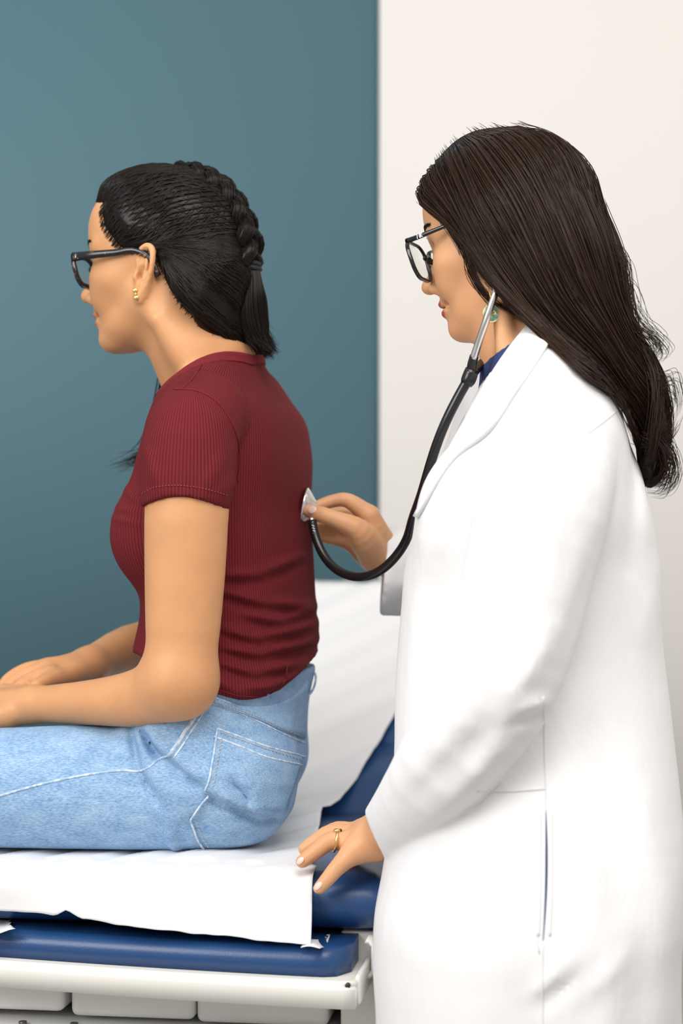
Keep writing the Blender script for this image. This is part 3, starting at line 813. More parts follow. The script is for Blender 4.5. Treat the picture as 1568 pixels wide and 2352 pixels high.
# ---- jeans
M['denim'] = mat('light_wash_denim', (.23, .40, .64), .85)
def denim_nodes(m):
    tc = N(m, 'ShaderNodeTexCoord')
    mp = N(m, 'ShaderNodeMapping'); mp.inputs['Scale'].default_value = (1, 1, 2.4)
    n1 = N(m, 'ShaderNodeTexNoise'); n1.inputs['Scale'].default_value = 34; n1.inputs['Detail'].default_value = 6
    mp2 = N(m, 'ShaderNodeMapping'); mp2.inputs['Scale'].default_value = (150, 520, 520)
    n2 = N(m, 'ShaderNodeTexNoise'); n2.inputs['Scale'].default_value = 1.6; n2.inputs['Detail'].default_value = 3
    L(m, tc.outputs['Object'], mp.inputs[0]); L(m, mp.outputs[0], n1.inputs[0]); L(m, tc.outputs['Object'], mp2.inputs[0]); L(m, mp2.outputs[0], n2.inputs[0])
    mx = N(m, 'ShaderNodeMath', operation='MULTIPLY_ADD'); mx.inputs[1].default_value = .75
    L(m, n2.outputs[0], mx.inputs[0]); s = N(m, 'ShaderNodeMath', operation='MULTIPLY'); s.inputs[1].default_value = .36; L(m, n1.outputs[0], s.inputs[0]); L(m, s.outputs[0], mx.inputs[2])
    cr = N(m, 'ShaderNodeValToRGB'); e = cr.color_ramp.elements
    e[0].position = .36; e[0].color = (.125, .265, .49, 1); e[1].position = .74; e[1].color = (.38, .55, .74, 1)
    L(m, mx.outputs[0], cr.inputs[0]); L(m, cr.outputs[0], bsdf(m).inputs['Base Color'])
    bp = N(m, 'ShaderNodeBump'); bp.inputs['Strength'].default_value = .25; bp.inputs['Distance'].default_value = .0008
    L(m, n2.outputs[0], bp.inputs['Height']); L(m, bp.outputs[0], bsdf(m).inputs['Normal'])
denim_nodes(M['denim'])
M['denim_edge'] = mat('worn_denim_seam', (.52, .62, .74), .85); noise_col(M['denim_edge'], (.34, .49, .68), (.66, .73, .80), 160, 2, lo=.40, hi=.60)
M['stitch'] = mat('jeans_thread', (.62, .52, .42), .8)
J_FOLDS = [((293, 1668), (322, 1770), (370, 1845)), ((318, 1672), (342, 1705), (366, 1735)), ((385, 1742), (430, 1780), (472, 1812)),
           ((475, 1825), (520, 1850), (570, 1868), (640, 1876)), ((530, 1790), (560, 1820), (575, 1850)), ((550, 1870), (600, 1892), (640, 1888)), ((330, 1690), (352, 1722), (380, 1745))]
def p_jeans(p):
    d = p_hips(p) - .004
    for q in J_FOLDS:
        for a, b in zip(q[:-1], q[1:]):
            d = d + fold(p, P(*a, 2.05), P(*b, 2.05), .0050, -.0085, 2.2) + fold(p, P(a[0] + 18, a[1] - 12, 2.05), P(b[0] + 18, b[1] - 12, 2.05), .009, .0035, 2.2)
    # lower legs hanging over the side of the table
    for Y1 in (2.10, 2.34):
        k = P(-240, 1806, Y1)
        d = smin(d, chain(p, [k, k + (-.035, 0, -.06), k + (-.03, .0, -.22), k + (-.02, 0, -.38)], [.062, .060, .058, .052], .03), .02)
    top = ZC - (1532 - HOR) / FPX * 2.2
    cut = p[:, 2] - (top - .25 * np.maximum(P(700, 0, 2.2)[0] - p[:, 0], 0) * 0 - .10 * (P(722, 0, 2.2)[0] - p[:, 0]))
    d = smax(d, cut, .004)
    d = smax(d, SEAT + .0065 - p[:, 2] - 1.0 * (p[:, 0] < -.505), .012)
    return d
jeans, JV = sdf_obj('jeans', p_jeans, (-.68, 1.98, .40), (.02, 2.48, .97), .0042, (((-.40, .02, .0034),), ((1.98, 2.14, .0034),), ((.72, .97, .0034),)), M['denim'], patient, smooth=1)
j_bvh = bvh_of(jeans)
seam('side_seam', j_bvh, [(-60, 1846), (0, 1828), (80, 1805), (180, 1783), (290, 1770), (322, 1771), (345, 1760), (368, 1742), (386, 1736)], .0016, M['denim_edge'], jeans, -.0002, 70)
seam('side_seam', j_bvh, [(386, 1738), (405, 1712), (430, 1672), (455, 1634), (480, 1600)], .0030, M['denim_edge'], jeans, -.0014, 30)
seam('side_seam', j_bvh, [(398, 1742), (418, 1714), (443, 1674), (466, 1638), (490, 1606)], .0012, M['denim_edge'], jeans, -.0002, 30)
patch('waistband', j_bvh, [(478, 1597), (540, 1618), (600, 1622), (650, 1610), (690, 1580), (704, 1562)], [(480, 1610), (540, 1634), (600, 1658), (650, 1680), (690, 1694), (699, 1697)], .0022, .004, M['denim'], jeans, 36, 8)
for dy in (4, 18):
    seam('waistband_seam', j_bvh, [(474, 1594 + dy), (505, 1602 + dy), (540, 1616 + dy), (600, 1642 + dy), (660, 1672 + dy), (699, 1688 + dy)], .0012, M['denim_edge'], jeans, .0008 if dy == 4 else .0, 50)
stitches('waistband_stitching', j_bvh, [(484, 1607), (540, 1628), (600, 1653), (660, 1682), (692, 1694)], .0005, M['stitch'], jeans, .0028, 8)
pocket = patch('back_pocket', j_bvh, [(497, 1674), (550, 1694), (610, 1716), (660, 1730), (694, 1738)], [(473, 1814), (520, 1838), (570, 1858), (620, 1866), (652, 1862)], .0030, .005, M['denim'], jeans, 34, 26)
for pl in ([(497, 1674), (550, 1694), (610, 1716), (660, 1730), (696, 1738)], [(490, 1692), (550, 1716), (610, 1740), (660, 1752), (688, 1757)],
           [(497, 1674), (493, 1710), (487, 1750), (480, 1785), (473, 1815)], [(478, 1826), (457, 1852), (437, 1880)], [(437, 1882), (446, 1905), (456, 1930), (468, 1946)]):
    seam('pocket_seam', j_bvh, pl, .0013, M['denim_edge'], pocket, .0026, 40)
for pl in ([(505, 1684), (550, 1701), (610, 1723), (690, 1747)], [(507, 1695), (500, 1740), (486, 1810)], [(450, 1884), (460, 1910), (480, 1944)]):
    stitches('pocket_stitching', j_bvh, pl, .0005, M['stitch'], pocket, .0038, 8)
b0, b1, b2, b3 = P(700, 1537, 2.235), P(722, 1545, 2.235), P(721, 1578, 2.235), P(700, 1608, 2.235)
tube('belt_loop', [tuple(b0), tuple(b1), tuple(b2), tuple(b3)], .0045, M['denim_edge'], jeans, 6, flat=.35, n=16)
M['copper'] = mat('copper_rivet', (.55, .26, .12), .35, Metallic=1.0)
q, nn = cast(j_bvh, 418, 1645, .001)
tube('rivet', [tuple(q - nn * .002), tuple(q + nn * .0012)], .0042, M['copper'], jeans, 12)
# shoes on the hanging feet, below the frame
M['canvas'] = mat('white_canvas_shoe', (.75, .74, .72), .7)
for Y1 in (2.10, 2.34):
    k = P(-240, 1806, Y1)
    f = lambda p, k=k: smax(smin(chain(p, [k + (-.02, 0, -.40), k + (-.03, 0, -.46), k + (-.10, 0, -.485), k + (-.19, 0, -.49)], [.042, .042, .040, .034]), chain(p, [k + (-.0, 0, -.475), k + (-.18, 0, -.49)], [.036, .038]), .02), (k[2] - .515) - p[:, 2], .006)
    sdf_obj('shoe', f, tuple(k + (-.25, -.08, -.54)), tuple(k + (.06, .08, -.33)), .005, mat=M['canvas'], parent=patient, smooth=1)

# ---- patient hair
def local_of(p, H, R): return R.T @ (np.asarray(p) - H)
def world_of(l, H, R): return H + R @ np.asarray(l)
def midline(px, py, H, R, y=0.0):
    """local x,z of a pixel on the plane at lateral offset y"""
    o = np.array([0, 0, ZC]); d = P(px, py, 1.0) - o
    lo_, ld = R.T @ (o - H), R.T @ d
    t = (y - lo_[1]) / ld[1]
    return lo_ + ld * t
def skull(q, off=0.0):
    d = ell(q, (-.006, 0, .044), (.093, .0735, .082)); d = smin(d, ell(q, (.049, 0, .060), (.044, .056, .047)), .03)
    d = smin(d, ell(q, (.030, 0, -.002), (.055, .059, .078)), .028)
    return d
hl_px = [(226, 452), (236, 470), (233, 493), (238, 520), (253, 543), (272, 566), (290, 576), (314, 577), (340, 580), (362, 598), (383, 625), (406, 669), (433, 707), (467, 738), (498, 761), (525, 768)]
hl_l = [local_of(cast(p_bvh, x, y, 0, 2.16)[0], PH, PR) for x, y in hl_px]
hp = [(l[0], l[2]) for l in hl_l]
hp[0] = (.088, .088)
hpoly = hp + [(-.16, -.07), (-.2, .0), (-.2, .25), (.13, .25), (.13, .091)]
tail_px = [(575, 616), (583, 680), (586, 745), (594, 785), (620, 807)]
tail_l = [midline(x, y, PH, PR, .0) for x, y in tail_px]
def p_hair(p):
    q = to_local(p, PH, PR)
    ps = poly_sd(q[:, 0], q[:, 2], hpoly)
    t = sm01(-ps / .032)
    cap = smin(PS * skull(q / PS), p_neck(p) + .002, .02) - .0005 - t * (.0045 + .0060 * sm01((q[:, 0] + .03) / .06))
    g = .0007 * np.sin(q[:, 2] * 900 + q[:, 0] * 260) * t
    cap = smax(cap + g, ps, .004)
    m = chain(p, [P(478, 620, 2.165), P(530, 690, 2.185), P(566, 760, 2.205), P(600, 806, 2.215)], [.050, .036, .022, .006])
    m = smin(m, chain(p, [P(392, 612, 2.128), P(432, 672, 2.128), P(486, 732, 2.150), P(548, 775, 2.185), P(596, 806, 2.21)], [.013, .018, .020, .020, .010]), .012)
    m = smin(m, chain(p, [world_of(l, PH, PR) for l in tail_l], [.011, .0135, .0125, .010, .004]), .008)
    m = smax(m, ps - .05 * (q[:, 0] < -.06), .004)
    return smin(cap, m, .010)
hair, HV = sdf_obj('hair', p_hair, (-.325, 2.06, 1.29), (-.07, 2.34, 1.58), .0026, mat=M['hair_p'], parent=patient, smooth=1)
fattr(hair.data, 'shade', np.full(len(HV), .12))
h_bvh = bvh_of(hair)
def on_hair(bvh, pts, off):
    out = np.empty_like(pts)
    for i, p in enumerate(pts):
        loc, n, _, _ = bvh.find_nearest(Vector(p))
        out[i] = loc + n * off[i]
    return out
braid_l = np.array([midline(x, y, PH, PR, .004) for x, y in ((404, 386), (448, 394), (488, 417), (524, 456), (551, 502), (567, 548), (570, 606))])
hlw = np.array([world_of(l, PH, PR) for l in hl_l])
hlw[0] = world_of((.087, .028, .088), PH, PR)
def flow_strands(n, m, mirror):
    paths = []
    s_hl = resample(hlw[:11], 200)
    # a run of roots across the forehead
    fore = np.array([world_of((.090 - .06 * y * y * 40, y, .089), PH, PR) for y in np.linspace(0, .03, 12)])
    roots = np.vstack([resample(np.vstack([fore[:-1], s_hl[2:]]), 200)])
    bw = np.array([world_of(l, PH, PR) for l in resample(braid_l, 200)])
    for i in range(n):
        s = rng.random(); a = roots[int(s * 199)]
        t = np.clip(s * .95 + rng.normal(0, .02), 0, 1); b = bw[int(t * 199)]
        f0 = max(0, rng.uniform(-.25, .55))
        u = np.linspace(f0, 1, m)[:, None]
        mid = (a + b) / 2; mid = mid + (mid - PH - PR @ np.array([0, 0, .03])) * .55
        p = a * (1 - u) ** 2 + 2 * mid * u * (1 - u) + b * u * u
        p = p + PR[:, 2] * (.0016 * np.sin(u * 5 + 40 * s) + .0035 * np.sin(u * np.pi))
        off = .0003 + .0011 * rng.random() * np.sin(np.pi * np.clip(np.linspace(.05, 1, m), 0, 1)) ** .5
        p = on_hair(h_bvh, p, np.broadcast_to(off, (m,)))
        if mirror:
            l = (p - PH) @ PR; l[:, 1] *= -1; p = PH + l @ PR.T
        paths.append(p)
    return paths
paths = flow_strands(1500, 14, False) + flow_strands(500, 14, True)
strands('hair_strands', paths, rng.uniform(.00035, .0008, len(paths)), M['hair_p'], hair)
# baby hairs feathering the hairline
hs = []
rl = resample(hlw[1:15], 300)
for i in range(620):
    k = int(rng.integers(0, 299)); a = rl[k] + rng.normal(0, .0012, 3); b = np.array([world_of(l, PH, PR) for l in resample(braid_l, 50)])[int(min(49, 4 + k / 300 * 48))]
    dirn = b - a; dirn /= np.linalg.norm(dirn)
    pts = np.array([a + dirn * s for s in np.linspace(-.004 - .004 * rng.random(), .030, 10)])
    o1 = on_hair(p_bvh, pts[:4], np.full(4, .0003)); o2 = on_hair(h_bvh, pts[4:], np.full(6, .0008))
    hs.append(np.vstack([o1[:3], (o1[3:] + o2[:1]) / 2, o2[1:]]))
strands('hairline_hairs', hs, .00026, M['hair_p'], hair)
# hanging hair below the braid
lowA = np.array([P(372, 590, 2.12), P(392, 628, 2.12), P(436, 700, 2.12), P(500, 757, 2.14), P(556, 788, 2.18), P(606, 814, 2.2)])
lowB = np.array([world_of((-.03, .07, .03), PH, PR), P(480, 560, 2.13), P(560, 610, 2.16), P(596, 690, 2.2), P(604, 760, 2.21), P(632, 808, 2.215)])
A_, B_ = resample(lowA, 18), resample(lowB, 18)
paths = []
for i in range(700):
    w = rng.random(); e = rng.uniform(-.01, .01)
    p = A_ * (1 - w) + B_ * w
    p = p + rng.normal(0, .0012, 3)
    k0 = rng.uniform(0, 4); k1 = 17 - abs(rng.normal(0, 1.0))
    t = np.linspace(k0, k1, 18); p = np.stack([np.interp(t, np.arange(18), p[:, k]) for k in range(3)], 1)
    q = on_hair(h_bvh, p, np.full(18, .0004 + .0012 * rng.random()))
    q[-3:] += np.linspace(0, 1, 3)[:, None] * (rng.normal(0, .004, 3) + np.array([.006, 0, -.003]) * rng.random())
    paths.append(q)
strands('loose_hair', paths, rng.uniform(.0004, .0008, len(paths)), M['hair_p'], hair)
# braid: three crossing strands along the back of the head, each shown by its hairs
def braid():
    n = 90; c = resample(braid_l, n); s = np.linspace(0, 1, n)
    tg = np.gradient(c, axis=0); tg /= np.linalg.norm(tg, axis=1)[:, None]
    nrm = np.cross(tg, [0, 1.0, 0]); nrm *= np.sign((nrm * (c - np.array([0, 0, .045]))).sum(1))[:, None]
    ph = 2 * math.pi * 2.3 * s ** .9
    wid = .0045 + .0095 * sm01(s / .35)
    out = []
    for k in range(3):
        a = ph + 2 * math.pi * k / 3
        ctr = c + np.array([0, 1.0, 0]) * (wid * np.sin(a))[:, None] + nrm * (.0045 * np.sin(2 * a) - .0005 + .003 * sm01(s * 2))[:, None]
        out.append(ctr)
    return out, wid
bl, wid = braid()
for k, c in enumerate(bl):
    w = np.array([world_of(l, PH, PR) for l in c])
    V, F, n = tube_arrays(w, .0046 + .0042 * sm01(np.linspace(0, 1, len(w)) / .35), 10)
    o = link('braid_strand', mesh_np('braid_strand', V, F), M['hair_p'], hair); fattr(o.data, 'shade', np.full(len(V), .15))
    hs = []
    for i in range(60):
        a0 = rng.uniform(0, 6.28); tw = rng.uniform(1.5, 3.5)
        tg = np.gradient(w, axis=0); tg /= np.linalg.norm(tg, axis=1)[:, None]
        u = np.cross(tg, PR[:, 1]); u /= np.linalg.norm(u, axis=1)[:, None]; v = np.cross(tg, u)
        t = np.linspace(0, 1, len(w)); r = (.0048 + .0042 * sm01(t / .35)) * rng.uniform(.99, 1.07)
        hs.append((w + r[:, None] * (np.cos(a0 + tw * t)[:, None] * u + np.sin(a0 + tw * t)[:, None] * v))[::2])
    strands('braid_hairs', hs, rng.uniform(.0004, .0007, len(hs)), M['hair_p'], o)
tw_ = [world_of(tail_l[0] + np.array([0, .014 * math.cos(a), 0]) + np.array([.011 * math.sin(a), 0, .0022 * math.sin(a) + .001]), PH, PR) for a in np.linspace(0, 2 * math.pi, 24, endpoint=False)]
M['elastic'] = mat('black_elastic', (.01, .01, .011), .7)
for dz in (0, .0055):
    tube('hair_tie', [tuple(t + np.array([0, 0, dz])) for t in tw_], .0030, M['elastic'], hair, 8, closed=True)
hs = []
for i in range(320):
    a = rng.uniform(0, 6.28); rr = math.sqrt(rng.random())
    t = np.linspace(0, 1, 16); c = resample(np.array([world_of(l, PH, PR) for l in tail_l]), 16)
    R_ = np.interp(t, [0, .3, .7, 1], [.011, .0150, .0140, .006])[:, None]
    q = c + R_ * (.9 + .15 * rr) * (math.cos(a) * PR[:, 0] + math.sin(a) * PR[:, 1]) + .0015 * np.sin(t * 7 + a)[:, None]
    e = rng.uniform(.85, 1.03); q = np.stack([np.interp(t * e, t, q[:, k]) for k in range(3)], 1)
    q[-4:] += np.linspace(0, 1, 4)[:, None] * rng.normal(0, .005, 3)
    hs.append(q)
strands('ponytail', hs, rng.uniform(.0004, .0009, len(hs)), M['hair_p'], hair)
# lock over the far shoulder
hs = []
base = np.array([P(440, 790, 2.27), P(396, 850, 2.305), P(387, 900, 2.31), P(372, 965, 2.31), P(338, 1040, 2.31), P(268, 1074, 2.31)])
for i in range(140):
    q = resample(base + rng.normal(0, 1, 3) * np.array([.006, .006, .004]), 18)
    q[-6:] += np.linspace(0, 1, 6)[:, None] * (rng.normal(0, 1, 3) * np.array([.010, .004, .005]))
    e = rng.uniform(.72, 1.0); t = np.linspace(0, 1, 18); q = np.stack([np.interp(t * e, t, q[:, k]) for k in range(3)], 1)
    hs.append(q)
strands('front_lock', hs, rng.uniform(.0006, .0011, len(hs)), M['hair_p'], hair)
# fine hairs at the hairline and eyebrows
def brow_hairs(name, H, R, bvh, mat_, parent, n=170, z0=.036, z1=.040):
    for sgn in (1, -1):
        hs = []
        for i in range(n):
            t = rng.random(); w = rng.normal(0, .5) * (.0030 * (1 - .55 * t))
            y = .011 + .040 * t; zz = z0 + (z1 - z0) * math.sin(t * 2.2) + w
            l0 = np.array([.10 - .9 * y * y * 9, sgn * y, zz]); st = np.array([-.0015 - .004 * t, sgn * .006, .0030 - .004 * t + rng.normal(0, .0008)])
            pts = np.array([world_of(l0 + st * k / 4, H, R) for k in range(5)])
            q = on_hair(bvh, pts, np.linspace(.0001, .0012, 5)); hs.append(q)
        strands(name, hs, .00032, mat_, parent)
brow_hairs('eyebrow', PH, PR, p_bvh, M['hair_p'], body)

# ---- glasses (built in head space)
M['lens'] = mat('clear_lens', (.95, .97, .97), .02, Transmission_Weight=1.0, IOR=1.12)
M['chrome'] = mat('polished_steel', (.78, .77, .77), .16, Metallic=1.0)
M['gold'] = mat('gold', (.83, .60, .24), .22, Metallic=1.0)
M['white_print'] = mat('silver_print', (.85, .85, .85), .4)
def rrect(w, h, r, n=6, taper=0.0):
    pts = []
    for cx, cy, a0 in ((w / 2 - r, h / 2 - r, 0), (-w / 2 + r, h / 2 - r, 90), (-w / 2 + r, -h / 2 + r, 180), (w / 2 - r, -h / 2 + r, 270)):
        for k in range(n + 1):
            a = math.radians(a0 + 90 * k / n); pts.append((cx + r * math.cos(a), cy + r * math.sin(a)))
    return [(x * (1 + taper * y / h), y) for x, y in pts]
def glasses(label, H, R, mfr, fx, fz, lw, lh, rim, dep, tilt, ty, tz, tend, tw, th, taper, r=.012, logo=None):
    """fx,fz: frame centre; lw,lh lens size; temples run to tend=(x,z)"""
    root = empty('eyeglasses', tuple(world_of((fx, 0, fz), H, R)))
    tag(root, label, 'glasses')
    ct, st = math.cos(tilt), math.sin(tilt)
    def loc(x, y, z): return world_of((fx + x * ct + z * st, y, fz + z * ct - x * st), H, R)
    frame = None
    V, F = [], []; base = 0
    for sg in (1, -1):
        cy = sg * (lw / 2 + .0085)
        outer = rrect(lw + 2 * rim, lh + 2 * rim * 1.0, r + rim, 6, taper); inner = rrect(lw, lh, r, 6, taper); n = len(outer)
        for ring, xo in ((outer, dep / 2), (inner, dep / 2), (inner, -dep / 2), (outer, -dep / 2)):
            for y, z in ring:
                yy = cy + sg * y if sg > 0 else cy - y
                wrap = -.22 * max(abs(yy) - .012, 0) ** 1.5
                V.append(loc(xo + wrap, yy, z))
        for k in range(n):
            l = (k + 1) % n
            for a in range(4):
                b = (a + 1) % 4
                F.append((base + a * n + k, base + a * n + l, base + b * n + l, base + b * n + k))
        base += 4 * n
        lens = []
        for xo in (.0008, -.0008):
            for y, z in inner:
                yy = cy + sg * y if sg > 0 else cy - y
                lens.append(loc(xo - .22 * max(abs(yy) - .012, 0) ** 1.5, yy, z))
        ii = list(range(n)); me = bpy.data.meshes.new('lens')
        me.from_pydata([tuple(v) for v in lens], [], [tuple(ii), tuple(n + k for k in ii[::-1])] + [(k, (k + 1) % n, n + (k + 1) % n, n + k) for k in ii]); me.update()
        link('lens', me, M['lens'], root, False)
    frame = link('frame', mesh_np('frame', V, np.array(F)), mfr, root, True); bevel(frame, .0006, 2)
    br = [loc(0, y, lh * .22 + .003 * math.cos(y * 200)) for y in np.linspace(-.0095, .0095, 9)]
    tube('bridge', [tuple(b) for b in br], rim * 1.1, mfr, root, 8)
    for sg in (1, -1):
        y0 = sg * ty; hinge = np.array([fx - .22 * (ty - .012) ** 1.5 - .001, y0, tz])
        pts = [hinge + np.array([.0015, 0, 0]), hinge + np.array([-.004, sg * .002, 0]), np.array([tend[0] + .03, sg * (tend[2] - .001), tend[1] + (tz - tend[1]) * .35]), np.array([tend[0], sg * tend[2], tend[1]]),
               np.array([tend[0] - .014, sg * (tend[2] - .002), tend[1] - .008]), np.array([tend[0] - .026, sg * (tend[2] - .005), tend[1] - .030])]
        w = np.array([world_of(q, H, R) for q in resample(pts, 26)])
        wd = np.interp(np.linspace(0, 1, 26), [0, .3, .7, 1], [th, th * .82, th * .62, th * .7])
        t = tube('temple', [tuple(q) for q in w], wd, mfr, root, 10, flat=tw / th, upv=R[:, 1])
        if sg > 0 and logo: logo(t, w, R)
    return root
def prints(parent, strokes, o, ex, ey, en, rad, mat_):
    tubes('logo', [np.array([o + ex * x + ey * y + en for x, y in s]) for s in strokes], rad, mat_, parent, 5)
def logo_script(t, w, R):
    d = (w[10] - w[2]); d /= np.linalg.norm(d); up = R[:, 2]; en = R[:, 1] * .0034
    S = [[(0, -1), (0, 1), (.7, .9), (.7, .2), (.1, 0), (.8, -1)], [(1.3, 0), (1.0, -.5), (1.3, -.9), (1.6, -.4), (1.6, .1), (1.7, -.9)], [(2.0, 0), (2.2, -.8), (2.5, 0), (2.3, -1.3), (2.0, -1.6)],
         [(2.8, 0), (3.1, 0)], [(3.5, -1), (3.5, 1), (4.1, .8), (4.0, .1), (3.5, 0), (4.2, -.3), (4.1, -.9), (3.5, -1)], [(4.8, 0), (4.5, -.5), (4.8, -.9), (5.1, -.4), (5.1, .1), (5.2, -.9)], [(5.5, -.9), (5.5, .1), (5.9, 0), (6.0, -.9)]]
    prints(t, [[(x * .0018, y * .0020) for x, y in s] for s in S], w[1] + d * .0015, d, up, en, .0003, M['white_print'])
M['tortoise'] = mat('tortoiseshell', (.012, .011, .013), .16); noise_col(M['tortoise'], (.008, .008, .012), (.30, .11, .02), 150, 3, lo=.60, hi=.72)
glasses('black tortoiseshell eyeglasses on the seated person', PH, PR, M['tortoise'],   .0945, .005, .049, .032, .0050, .005, math.radians(14), .066, .0185, (.004, .0205, .0745), .0032, .0056, .10, logo=logo_script)

# ---- ear stud of the seated person
el = world_of((.0015, .0735, -.026), PH, PR)
q, nn = cast(p_bvh, 313, 676, .0012)
stud = empty('earring', tuple(q)); tag(stud, 'small gold bow shaped stud in the ear of the seated person', 'earring')
q = np.array(q)
def blob(name, c, r, m, parent, R_=None):
    V, Q = [], []
    n, k = 12, 8
    for i in range(k + 1):
        for j in range(n):
            a, b = math.pi * i / k, 2 * math.pi * j / n
            l = np.array([r[0] * math.sin(a) * math.cos(b), r[1] * math.sin(a) * math.sin(b), r[2] * math.cos(a)])
            V.append(np.asarray(c) + (R_ @ l if R_ is not None else l))
    for i in range(k):
        for j in range(n): Q.append((i * n + j, (i + 1) * n + j, (i + 1) * n + (j + 1) % n, i * n + (j + 1) % n))
    return link(name, mesh_np(name, V, np.array(Q)), m, parent)
blob('knot', q, (.0018, .0015, .0016), M['gold'], stud)
blob('loop', q + np.array([-.0006, 0, .0042]), (.0030, .0014, .0028), M['gold'], stud)
blob('loop', q + np.array([.0008, 0, -.0042]), (.0032, .0014, .0028), M['gold'], stud)
# ================================================================== doctor
DY = 2.05
DH, DR = head_frame(1130, 557, 2.01, math.radians(25), math.radians(8)); DS = .98
doctor = empty('person', tuple(P(1240, 2352, 2.12) * np.array([1, 1, 0])))
tag(doctor, 'standing person in a white lab coat with long loose dark brown hair', 'person')
DYAW = math.radians(3)
C_RINGS = [(765, 1185, 1262, 0.062, 1.9999), (800, 1152, 1305, 0.098, 1.9989), (850, 1115, 1356, 0.138, 1.9975), (900, 1088, 1388, 0.162, 1.9961), (950, 1072, 1416, 0.176, 1.9947), (1000, 1050, 1436, 0.184, 1.9933), (1060, 1023, 1452, 0.18, 1.9917), (1120, 995, 1468, 0.174, 1.99), (1200, 962, 1490, 0.164, 1.9878), (1300, 932, 1501, 0.151, 1.985), (1400, 923, 1508, 0.143, 1.9783), (1500, 914, 1518, 0.141, 1.9717), (1600, 908, 1531, 0.146, 1.965), (1700, 906, 1542, 0.153, 1.9567), (1800, 902, 1553, 0.161, 1.9483), (1900, 893, 1561, 0.169, 1.94), (2000, 878, 1562, 0.176, 1.93), (2100, 860, 1557, 0.18, 1.92), (2200, 856, 1554, 0.182, 1.9187), (2350, 862, 1557, 0.186, 1.9169), (2480, 858, 1560, 0.19, 1.9153)]
NS = [((1282, 960, 1.905), 0.058), ((1272, 1040, 1.872), 0.064), ((1248, 1150, 1.838), 0.068), ((1214, 1320, 1.816), 0.065), ((1170, 1480, 1.8), 0.063), ((1125, 1600, 1.798), 0.059), ((1030, 1745, 1.815), 0.05), ((946, 1860, 1.875), 0.0415), ((888, 1935, 1.957), 0.0375)]
FS = [((1190, 930, 2.15), 0.068), ((1130, 1080, 2.225), 0.064), ((1060, 1240, 2.28), 0.06), ((1010, 1300, 2.295), 0.059), ((940, 1312, 2.27), 0.056), ((860, 1312, 2.245), 0.054)]
def d_coat_torso(p):
    d = loft(p, C_RINGS, DY, DYAW, 2.2, .012)
    d = smin(d, ell(p, P(1080, 1175, 1.91), (.050, .055, .062)), .045)
    d = smin(d, ell(p, P(1080, 1175, 2.07), (.050, .055, .062)), .045)
    return d
def near_sleeve(p, g=0.0): return chain(p, [P(*a) for a, r in NS], [r + g for a, r in NS])
def far_sleeve(p, g=0.0): return chain(p, [P(*a) for a, r in FS], [r + g for a, r in FS])
def d_neck(p):
    d = rcone(p, P(1182, 690, 2.0), P(1232, 815, 2.0), .0500, .0540)
    d = smin(d, rcone(p, P(1232, 815, 2.0), P(1250, 900, 2.0), .054, .068), .03)
    d = smin(d, rcone(p, P(1150, 715, 1.94), P(1165, 830, 1.94), .009, .011), .02)
    return d
def right_hand(p):       # far hand, holding the chest piece
    d = chain(p, [P(960, 1310, 2.31), P(905, 1288, 2.262), P(872, 1262, 2.235)], [.030, .0250, .0235])
    h = digits(p, [(((872, 1262, 2.235), (858, 1222, 2.218), (848, 1184, 2.208)), (.0225, .0185, .0125)),
                   (((874, 1262, 2.245), (856, 1226, 2.24), (840, 1204, 2.24)), (.0220, .0180, .0130)),
                   (((868, 1272, 2.25), (842, 1248, 2.255), (824, 1234, 2.258)), (.0210, .0170, .0120)),
                   (((862, 1284, 2.245), (832, 1264, 2.25), (812, 1252, 2.258)), (.0190, .0150, .0105)),
                   (((862, 1282, 2.220), (838, 1240, 2.190), (815, 1212, 2.176), (762, 1190, 2.176), (738, 1182, 2.180), (710, 1174, 2.190)), (.0195, .0180, .0135, .0098, .0100, .0078)),
                   (((848, 1184, 2.208), (800, 1150, 2.206), (768, 1150, 2.208), (742, 1158, 2.206), (722, 1166, 2.204)), (.0122, .0092, .0080, .0076, .0066)),
                   (((840, 1204, 2.24), (798, 1176, 2.250), (764, 1180, 2.246), (742, 1186, 2.240)), (.0118, .0088, .0080, .0070)),
                   (((824, 1234, 2.258), (784, 1218, 2.268), (748, 1214, 2.262), (724, 1212, 2.255)), (.0112, .0086, .0078, .0070)),
                   (((812, 1252, 2.258), (780, 1242, 2.266), (750, 1236, 2.262), (730, 1231, 2.258)), (.0098, .0078, .0070, .0064))], .0035)
    return smin(d, h, .008)
